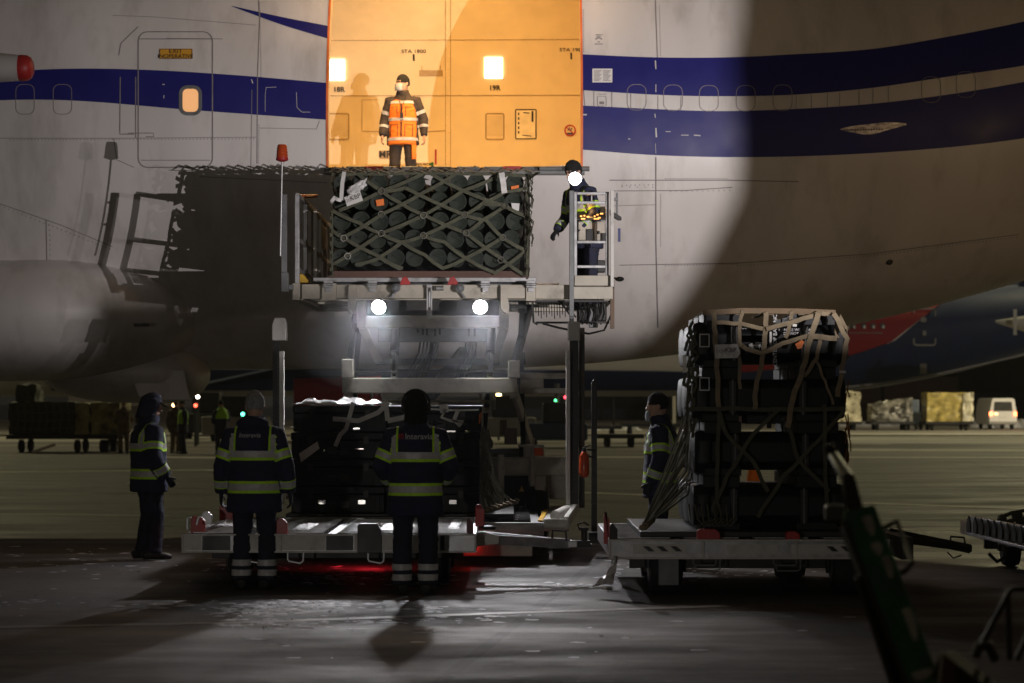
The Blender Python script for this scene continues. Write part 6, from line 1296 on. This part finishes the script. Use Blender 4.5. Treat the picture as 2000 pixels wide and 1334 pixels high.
# hangar, dark hall, low buildings
def building(x0, x1, y0, Y, d, m, label, wins=0):
    a = P(x0, y0, Y); c = P(x1, y0, Y); bd = thing('airport_building', ((a.x+c.x)/2, Y, 0), label, 'building')
    b = MB(); b.bx(a.x, c.x, Y, Y+d, 0, a.z); w_ = b.build('wall', m, bd); b = MB(); b.bx(a.x-.2, c.x+.2, Y-.2, Y+d, a.z+.003, a.z+.3); b.build('roof', M['dark'], bd)
    b = MB(); b.bx(a.x+.5, c.x-.5, Y-.08, Y-.003, .1, a.z*.42); b.build('base_cladding', M['bandred'] if wins == 1 else M['hallblue'], w_)
    n = max(2, int((c.x-a.x)/6))
    for i in range(n+1): x = a.x+(c.x-a.x)*i/n; b = MB(); b.bx(x-.12, x+.12, Y-.16, Y-.085, 0, a.z); b.build('wall_post', M['dark'], w_)
    return bd
M['hangarwall'] = mat('hangar_cladding', (.20, .13, .135), .7, var=.1, stretch=(6, 1, 1)); M['bandred'] = mat('cladding_band', (.10, .055, .06), .7); M['hallblue'] = mat('hall_cladding', (.05, .055, .075), .7); M['halldark'] = mat('dark_hall_wall', (.03, .03, .033), .8); M['fargrey'] = mat('far_terminal_wall', (.12, .125, .14), .7, var=.15)
building(1420, 1875, 735, 215, 20, M['hangarwall'], 'long reddish brown hangar behind the wrapped pallets and the parked aircraft', 1)
building(1880, 2160, 690, 225, 20, M['halldark'], 'tall dark hall behind the white van at the right edge')
building(340, 780, 758, 230, 20, M['fargrey'], 'long grey blue terminal far behind the grey hatted man', 2)
building(860, 1330, 768, 240, 20, M['halldark'], 'low dark hall far behind the right dolly worker', 2)
building(-200, 60, 750, 235, 20, M['fargrey'], 'grey blue hall far off at the left edge', 2)
# wrapped pallets on dollies, far right
M['wrap'] = mat('yellow_shrink_wrap', (.42, .33, .10), .25, var=.6, scale=2.2, bump=.5, bscale=6); M['wrapw'] = mat('pale_shrink_wrap', (.62, .57, .42), .25, var=.4, scale=2.5, bump=.6, bscale=6); M['wrapg'] = mat('grey_shrink_wrap', (.22, .21, .19), .3, var=.7, scale=2.0, bump=.5, bscale=6)
def lumpy(name, x0, x1, Y, d, z0, z1, m, amp, label, seed, group='wrapped pallets far behind', cat='wrapped pallet', slope=0):
    b = MB(); n = 14; vs = []; 
    def pt(u, v, w_): # on the unit box
        x = x0+(x1-x0)*u; y = Y+d*v; z = z0+(z1-z0)*w_*(1-slope*(1-u) if w_ > .6 else 1)
        k = mnoise.noise((x*1.7+seed, y*1.7, z*2.1)); k2 = mnoise.noise((x*5+seed, y*5, z*6)); return (x+amp*(k*.9+k2*.4)*(1 if u in (0, 1) else .3), y+amp*(k2+k)*(1 if v in (0, 1) else .3), z+(amp*(k+k2*.5) if w_ > .9 else 0))
    for fn in (lambda a, c: (a, 0, c), lambda a, c: (a, 1, c), lambda a, c: (0, a, c), lambda a, c: (1, a, c), lambda a, c: (a, c, 1)):
        b.add([pt(*fn(i/n, j/n)) for i in range(n+1) for j in range(n+1)], [(i*(n+1)+j, (i+1)*(n+1)+j, (i+1)*(n+1)+j+1, i*(n+1)+j+1) for i in range(n) for j in range(n)], 0, False)
    o = b.build(name, m, None, weld=True); tag(o, label, cat, group); return o
def far_dolly(x0, x1, Y, label, zt=.55):
    d = thing('flat_dolly', ((x0+x1)/2, Y, 0), label, 'dolly', 'flat dollies far behind'); b = MB(); b.bx(x0, x1, Y, Y+2.4, zt-.16, zt); b.build('deck', M['dark'], d, .01)
    for x in (x0+.45, x1-.45):
        for y in (Y+.4, Y+2):
            b = MB(); b.lathe((x-.1, y, .22), [(.14, 0), (.22, .03), (.22, .17), (.14, .2)], 14, axis=(1, 0, 0)); b.build('wheel', M['rubber'], d)
    return d
for px0, px1, ytop, m, amp, lb, sl in ((1625, 1681, 766, 'wrapw', .12, 'tall pale wrapped pallet half hidden behind the black missile cases', 0), (1704, 1782, 778, 'wrapg', .2, 'lumpy grey wrapped pallet between the two brighter wrapped pallets', .25), (1811, 1900, 767, 'wrap', .06, 'square yellow wrapped pallet left of the white van', 0)):
    Y = 8027/(841-787.); a = P(px0, ytop, Y); c = P(px1, ytop, Y)
    far_dolly(a.x-.1, c.x+.1, Y, 'flat dolly under the '+lb.split(' half')[0].split(' between')[0].split(' left')[0])
    lumpy('wrapped_pallet', a.x, c.x, Y, 2.2, .56, a.z, M[m], amp, lb, px0*.1, slope=sl)
    if m == 'wrap': lumpy('loose_wrap', c.x-.62, c.x+.03, Y-.12, 2.3, .58, a.z-.02, M['wrapw'], .08, 'pale loose wrapping down the right corner of the yellow pallet', 4.4, None, 'wrapping')
tr2 = thing('baggage_tractor', (P(1788, 0, 150).x, 152, 0), 'small blue grey tractor between the far wrapped pallets', 'tractor')
q = P(1788, 0, 152).x; b = MB(); b.bx(q-.45, q+.45, 152, 154.5, .35, 1.1); b.bx(q-.4, q+.4, 153, 154.2, 1.105, 1.9); b.build('body', mat('tractor_paint', (.14, .17, .22), .5), tr2, .06)
b = MB()
for s_ in (-.4, .4):
    for y in (152.4, 154.1): b = MB(); b.lathe((q+s_-.1, y, .3), [(.2, 0), (.3, .03), (.3, .17), (.2, .2)], 14, axis=(1, 0, 0)); b.build('wheel', M['rubber'], tr2)
# white van seen from behind
VY = 8027/(839-787.); vx = P(1959, 0, VY).x
van = thing('white_van', (vx, VY, 0), 'white minibus seen from behind with red tail lights lit', 'van')
W_ = .88; b = MB(); prof = [(-W_, .32), (-W_-.01, .9), (-W_+.05, 1.35), (-W_+.16, 1.93), (-W_+.3, 2.0), (W_-.3, 2.0), (W_-.16, 1.93), (W_-.05, 1.35), (W_+.01, .9), (W_, .32)]
b.prism([(vx+x, VY, z) for x, z in prof], (0, 4.6, 0)); vb = b.build('body', M['vanwhite'], van, .05, seg=3)
b = MB(); b.prism([(vx-.6, VY-.015, 1.18), (vx+.6, VY-.015, 1.18), (vx+.55, VY-.015, 1.78), (vx-.55, VY-.015, 1.78)], (0, .012, 0)); b.build('rear_window', mat('van_glass', (.06, .06, .055), .12), vb)
b = MB(); b.bx(vx-.25, vx+.25, VY-.012, VY-.002, .72, .84); b.build('number_plate', M['paper'], vb)
b = MB(); b.bx(vx-W_-.02, vx+W_+.02, VY-.08, VY-.001, .36, .52); b.build('bumper', M['greyhull'], vb, .02)
M['tail'] = emit('tail_light', (1, .12, .04), 14); M['reverse'] = emit('lamp_orange', (1, .45, .15), 6)
for s_ in (-1, 1):
    b = MB(); b.bx(vx+s_*.78-.09, vx+s_*.78+.09, VY-.03, VY-.003, .88, 1.12); b.build('tail_light', M['tail'], vb)
    b = MB(); b.lathe((vx+s_*.7-.11, VY+.7, .32), [(.2, 0), (.32, .03), (.32, .19), (.2, .22)], 18, axis=(1, 0, 0)); b.build('wheel', M['rubber'], van)
    b = MB(); b.lathe((vx+s_*.7-.11, VY+3.7, .32), [(.2, 0), (.32, .03), (.32, .19), (.2, .22)], 18, axis=(1, 0, 0)); b.build('wheel', M['rubber'], van)
b = MB(); b.bx(vx-.55, vx-.35, VY-.025, VY-.003, .95, 1.05); b.build('side_lamp', M['reverse'], vb)
# ploughed snow
def snowbank(px0, px1, Y, hgt, label_, seed):
    a, c = P(px0, 0, Y).x, P(px1, 0, Y).x; b = MB(); n = 50; k = 6; vs = []
    for i in range(n+1):
        for j in range(k+1):
            u, v = i/n, j/k; h = hgt*math.sin(PI*v)*(.35+.9*abs(mnoise.noise((u*9+seed, v*2, 0))))*min(1, 6*u, 6*(1-u)); vs.append((a+(c-a)*u, Y+5*v+mnoise.noise((u*6, v, seed)), h-.02))
    b.add(vs, [(i*(k+1)+j, (i+1)*(k+1)+j, (i+1)*(k+1)+j+1, i*(k+1)+j+1) for i in range(n) for j in range(k)], 0, True); tag(b.build('snow_bank', M['snow']), kind='stuff')
snowbank(1895, 2060, 165, 1.3, '', 2); snowbank(1140, 1260, 150, .5, '', 5); snowbank(1560, 1800, 172, .5, '', 8); snowbank(960, 1120, 120, .3, '', 12)
# stacked pallets at the far left
PYl = 8027/(884-787.); 
def fx(px): return P(px, 0, PYl).x
far_dolly(fx(14), fx(175), PYl-.2, 'long dolly under the dark stacked pallet at the far left', .62); far_dolly(fx(172), fx(232), PYl-.1, 'short dolly under the pale wrapped pallet at the far left', .62)
M['darkload'] = mat('dark_netted_load', (.035, .04, .022), .6, var=.7, scale=2.5, bump=.5, bscale=8); M['paleload'] = mat('pale_netted_load', (.26, .24, .12), .6, var=.7, scale=3, bump=.5, bscale=8)
lumpy('netted_pallet', fx(18), fx(145), PYl, 2.2, .63, P(0, 786, PYl).z, M['darkload'], .06, 'dark netted pallet load at the far left', 3., 'stacked loads at the far left', 'pallet load')
lumpy('netted_pallet', fx(146), fx(172), PYl+.05, 2.2, .63, P(0, 787, PYl).z, M['paleload'], .08, 'narrow olive wrapped load right of the dark netted pallet', 6., 'stacked loads at the far left', 'pallet load')
lumpy('netted_pallet', fx(176), fx(232), PYl+.1, 2.2, .63, P(0, 786, PYl).z, M['paleload'], .09, 'pale wrapped load beside the man in camouflage', 9., 'stacked loads at the far left', 'pallet load')
lumpy('netted_pallet', fx(28), fx(66), PYl+.3, 1.6, P(0, 784, PYl).z, P(0, 752, PYl).z, M['darkload'], .1, 'smaller dark load standing on top of the netted pallet', 12., 'stacked loads at the far left', 'pallet load')
b = MB(); b.beam(P(62, 884, PYl-.5), P(108, 868, PYl-.3), .1, .1); o = b.build('draw_bar', M['paper']); tag(o, 'pale draw bar lying before the dark netted pallet', 'draw bar')
nb = MB()
for i in range(9): nb.ribbon([(fx(20+i*14), PYl-.12, P(0, 787, PYl).z), (fx(24+i*14), PYl-.13, 1.2), (fx(20+i*14), PYl-.12, .7)], .07, (0, -1, 0), .01)
for i in range(3): nb.ribbon([(fx(18), PYl-.14, .85+i*.28), (fx(80), PYl-.14, .8+i*.28), (fx(145), PYl-.14, .86+i*.28)], .06, (0, -1, 0), .01)
tag(nb.build('cargo_net', M['web']), 'net strapped over the dark load at the far left', 'cargo net')
# ground equipment seen through the loader
def small_vehicle(px, py, w_, hgt, m, name, label, cat, col2='dark'):
    q = G(px, py); t = thing(name, q, label, cat); b = MB(); b.bx(q.x-w_/2, q.x+w_/2, q.y, q.y+2.6, .3, hgt*.55); b.build('body', m, t, .06); b = MB(); b.bx(q.x-w_*.2, q.x+w_*.3, q.y+.3, q.y+1.6, hgt*.55+.005, hgt); b.build('cab', M[col2], t, .05)
    for s_ in (-1, 1):
        for y in (.5, 2.1): b = MB(); b.lathe((q.x+s_*w_*.33-.12, q.y+y, .32), [(.2, 0), (.32, .03), (.32, .2), (.2, .24)], 14, axis=(1, 0, 0)); b.build('wheel', M['rubber'], t)
    return t, q
M['tractorblue'] = mat('tractor_blue', (.02, .05, .13), .45)
t, q = small_vehicle(1085, 876, 2.4, 1.7, M['tractorblue'], 'baggage_tractor', 'dark blue tractor behind the loader chassis', 'tractor')
small_vehicle(985, 868, 2.6, 2.0, M['greyhull'], 'ground_power_unit', 'pale ground power unit behind the loader scissors', 'power unit'); small_vehicle(455, 862, 2.8, 2.0, M['greyhull'], 'service_truck', 'pale service truck far behind the grey hatted man', 'truck'); small_vehicle(395, 858, 2.6, 2.2, M['halldark'], 'service_truck', 'dark service truck far behind the hooded man', 'truck')
for px0, px1, py, z_ in ((1165, 1258, 874, .5), (1125, 1215, 856, .6), (1215, 1335, 850, .6)):
    Y = 8027/(py-787.); far_dolly(P(px0, 0, Y).x, P(px1, 0, Y).x, Y, {1165: 'low empty dolly beyond the stake post', 1125: 'empty dolly parked behind the low dolly beyond the stake post', 1215: 'farthest empty dolly behind the worker with the lowered mask'}[px0], z_)
M['whitepost'] = emit('lit_post', (1, .95, .75), .9)
def far_lamp(px, py, Y, col, st, r, label):
    p = P(px, py, Y); t = thing('lamp', (p.x, p.y, 0), label, 'lamp', 'small lit lamps far behind'); b = MB(); b.ball(p, r, 10); b.build('lamp_glass', emit('lit_lamp', col, st), t); b = MB(); b.tube([(p.x, p.y+.02, 0), (p.x, p.y+.02, p.z-r*.9)], .06, 6); b.build('post', M['dark'], t)
for a in ((341, 791, 100, (1, .62, .25), 14, .10, 'orange lamp beside the cap brim of the hooded man'), (474, 809, 95, (.1, 1, .6), 8, .07, 'green lamp left of the grey hatted man'), (382, 792, 95, (1, .08, .04), 8, .07, 'red lamp right of the lime vested person'), (974, 771, 110, (1, .75, .3), 16, .11, 'yellow lamp under the loader cross beam'), (1104, 776, 110, (1, .05, .08), 8, .06, 'red lamp left of the right guide post'), (1085, 782, 112, (.1, 1, .3), 5, .06, 'green lamp left of the right guide post'), (1198, 700, 128, (1, .95, .85), 10, .10, 'white lamp under the belly of the cargo aircraft'), (386, 775, 98, (1, .9, .75), 8, .08, 'white lamp behind the lime vested person')): far_lamp(*a)
b = MB(); q = P(1317, 762, 140); q2 = G(1317, 843); b.bx(q.x-.09, q.x+.09, 140, 140.2, 0, q.z); tag(b.build('bollard_post', M['whitehull']), 'tall pale post behind the worker with the lowered mask', 'post')
# traffic cone glimpsed between the black cases
tc_ = thing('traffic_cone', G(1471, 952), 'orange traffic cone glimpsed through the gap between the black missile cases', 'traffic cone'); q = G(1471, 952)
b = MB(); b.lathe(q, [(.16, .03), (.03, .72), (.0, .72)], 16); b.build('cone', M['hivis'], tc_); b = MB(); b.bx(q.x-.2, q.x+.2, q.y-.2, q.y+.2, 0, .03); b.build('base', M['rubber'], tc_)
# ---------------------------------------------------------------- near right: green tow bar and dark frame, out of focus
tw = thing('tow_bar', G(1800, 1500), 'green tow bar leaning upward in the near right corner, out of focus', 'tow bar')
NY = 9.0; M['greenpaint'] = mat('green_bar_paint', (.014, .13, .06), .5, var=.4, scale=9, dirt=.5, dscale=8, dcol=(.01, .012, .01))
p0, p1 = P(1802, 1345, 8.7), P(1676, 1000, 9.1); dv = (p1-p0)
b = MB(); b.beam(p0-dv*.5, p1, .125, .075, 0, (0, -1, .3)); tbm = b.build('bar', M['greenpaint'], tw, .01)
b = MB(); b.beam(p0-dv*.5+Vector((-.06, -.03, 0)), p1+Vector((-.06, -.02, -.05)), .018, .09, 0, (0, -1, .3)); b.beam(p0-dv*.4+Vector((-.10, .0, 0)), p0+dv*.62+Vector((-.085, 0, 0)), .03, .03); b.build('side_rail', M['dark'], tw, .004)
b = MB(); b.tube([p1+Vector((-.005, 0, -.02)), p1+Vector((-.03, .05, .12)), P(1628, 890, 9.6), P(1618, 868, 9.6)], [.035, .028, .022, .016], 10); b.build('tow_rod', M['dark'], tw)
b = MB(); b.tube([P(1716, 1036, 9.3), P(1752, 1018, 9.3), P(1782, 1100, 9.0), P(1768, 1116, 9.0), P(1752, 1120, 9.0)], .010, 8); b.build('lift_handle', M['dark'], tw)
M['chip'] = mat('worn_bare_patch', (.42, .42, .43), .5, var=.4, scale=20)
b = MB()
for t, off, w_, l in ((.76, .012, .02, .03), (.66, .025, .022, .05), (.34, .028, .028, .07), (.9, .015, .02, .045), (.05, .0, .05, .02)):
    n_ = dv.normalized(); u_ = (Vector((0, -1, .3))-n_*n_.dot(Vector((0, -1, .3)))).normalized(); c = p0+dv*t+Vector((off, 0, 0))+u_*.040; s_ = Vector((1, 0, .3)).normalized()
    b.prism([c+n_*l*math.sin(a)*1.0*(1+.3*math.sin(a*3))+s_*w_*math.cos(a) for a in [2*PI*i/10 for i in range(10)]], (0, .004, 0))
b.build('worn_patches', M['chip'], tw)  # bare patches worn through the green paint
b = MB(); b.bx(P(1612, 0, 9.8).x, P(1650, 0, 9.8).x, 9.78, 9.85, P(0, 1020, 9.8).z, P(0, 985, 9.8).z); b.build('end_clevis', M['grey'], tw, .015)
nd = thing('equipment_trailer', (P(1960, 0, 8.5).x, 8.5, 0), 'dark trailer frame with wheel in the near right corner, out of focus', 'trailer')
b = MB(); b.beam(P(1840, 1295, 8.4), P(2080, 1480, 8.0), .08, .10); b.beam(P(1905, 1280, 8.8), P(1975, 1150, 8.8), .02, .02); b.beam(P(1975, 1150, 8.8), P(2020, 1150, 8.8), .02, .02); b.beam(P(1972, 1290, 8.8), P(1968, 1160, 8.8), .02, .02); b.beam(P(1985, 1290, 8.8), P(2040, 1170, 8.8), .02, .02)
b.build('frame', M['dark'], nd, .006)
b = MB(); b.prism([P(1836, 1340, 8.3), P(1842, 1275, 8.3), P(1912, 1330, 8.3), P(1925, 1400, 8.3)], (0, .05, 0)); b.build('tail_plate', M['bandred'], nd, .006)
b = MB(); b.lathe((P(1985, 1290, 8.6).x, 8.75, .30), [(.18, 0), (.29, .03), (.3, .1), (.29, .17), (.18, .2)], 24, axis=(.3, -1, 0)); b.build('wheel', M['rubber'], nd)
b = MB(); b.tube([P(1905, 1285, 8.6), P(1912, 1262, 8.6), P(1930, 1260, 8.6), P(1945, 1290, 8.6)], .018, 8); b.bx(P(1920, 0, 8.7).x, P(2060, 0, 8.7).x, 8.65, 8.9, .35, .55); b.build('spring_bracket', M['dark'], nd, .01)
# ---------------------------------------------------------------- thin night haze round the whole place, exhaust mist round the work lamps
def vol(name, dens, g_, col):
    hz = bpy.data.materials.new(name); hz.use_nodes = True; nt = hz.node_tree
    for n in list(nt.nodes): nt.nodes.remove(n)
    o_ = nt.nodes.new('ShaderNodeOutputMaterial'); pv = nt.nodes.new('ShaderNodeVolumePrincipled'); pv.inputs['Color'].default_value = (*col, 1); pv.inputs['Density'].default_value = dens; pv.inputs['Anisotropy'].default_value = g_
    nt.links.new(pv.outputs[0], o_.inputs['Volume']); return hz
b = MB(); b.bx(-160, 160, -25, 330, -1, 46); h_ = b.build('haze', vol('night_haze', .00015, .7, (.9, .92, 1))); tag(h_, kind='stuff')
b = MB(); b.ball(P(840, 605, 27.4), (1.9, .85, 1.05), 48); h_ = b.build('exhaust_mist', vol('exhaust_mist', .015, .55, (.92, .94, 1))); tag(h_, kind='stuff')
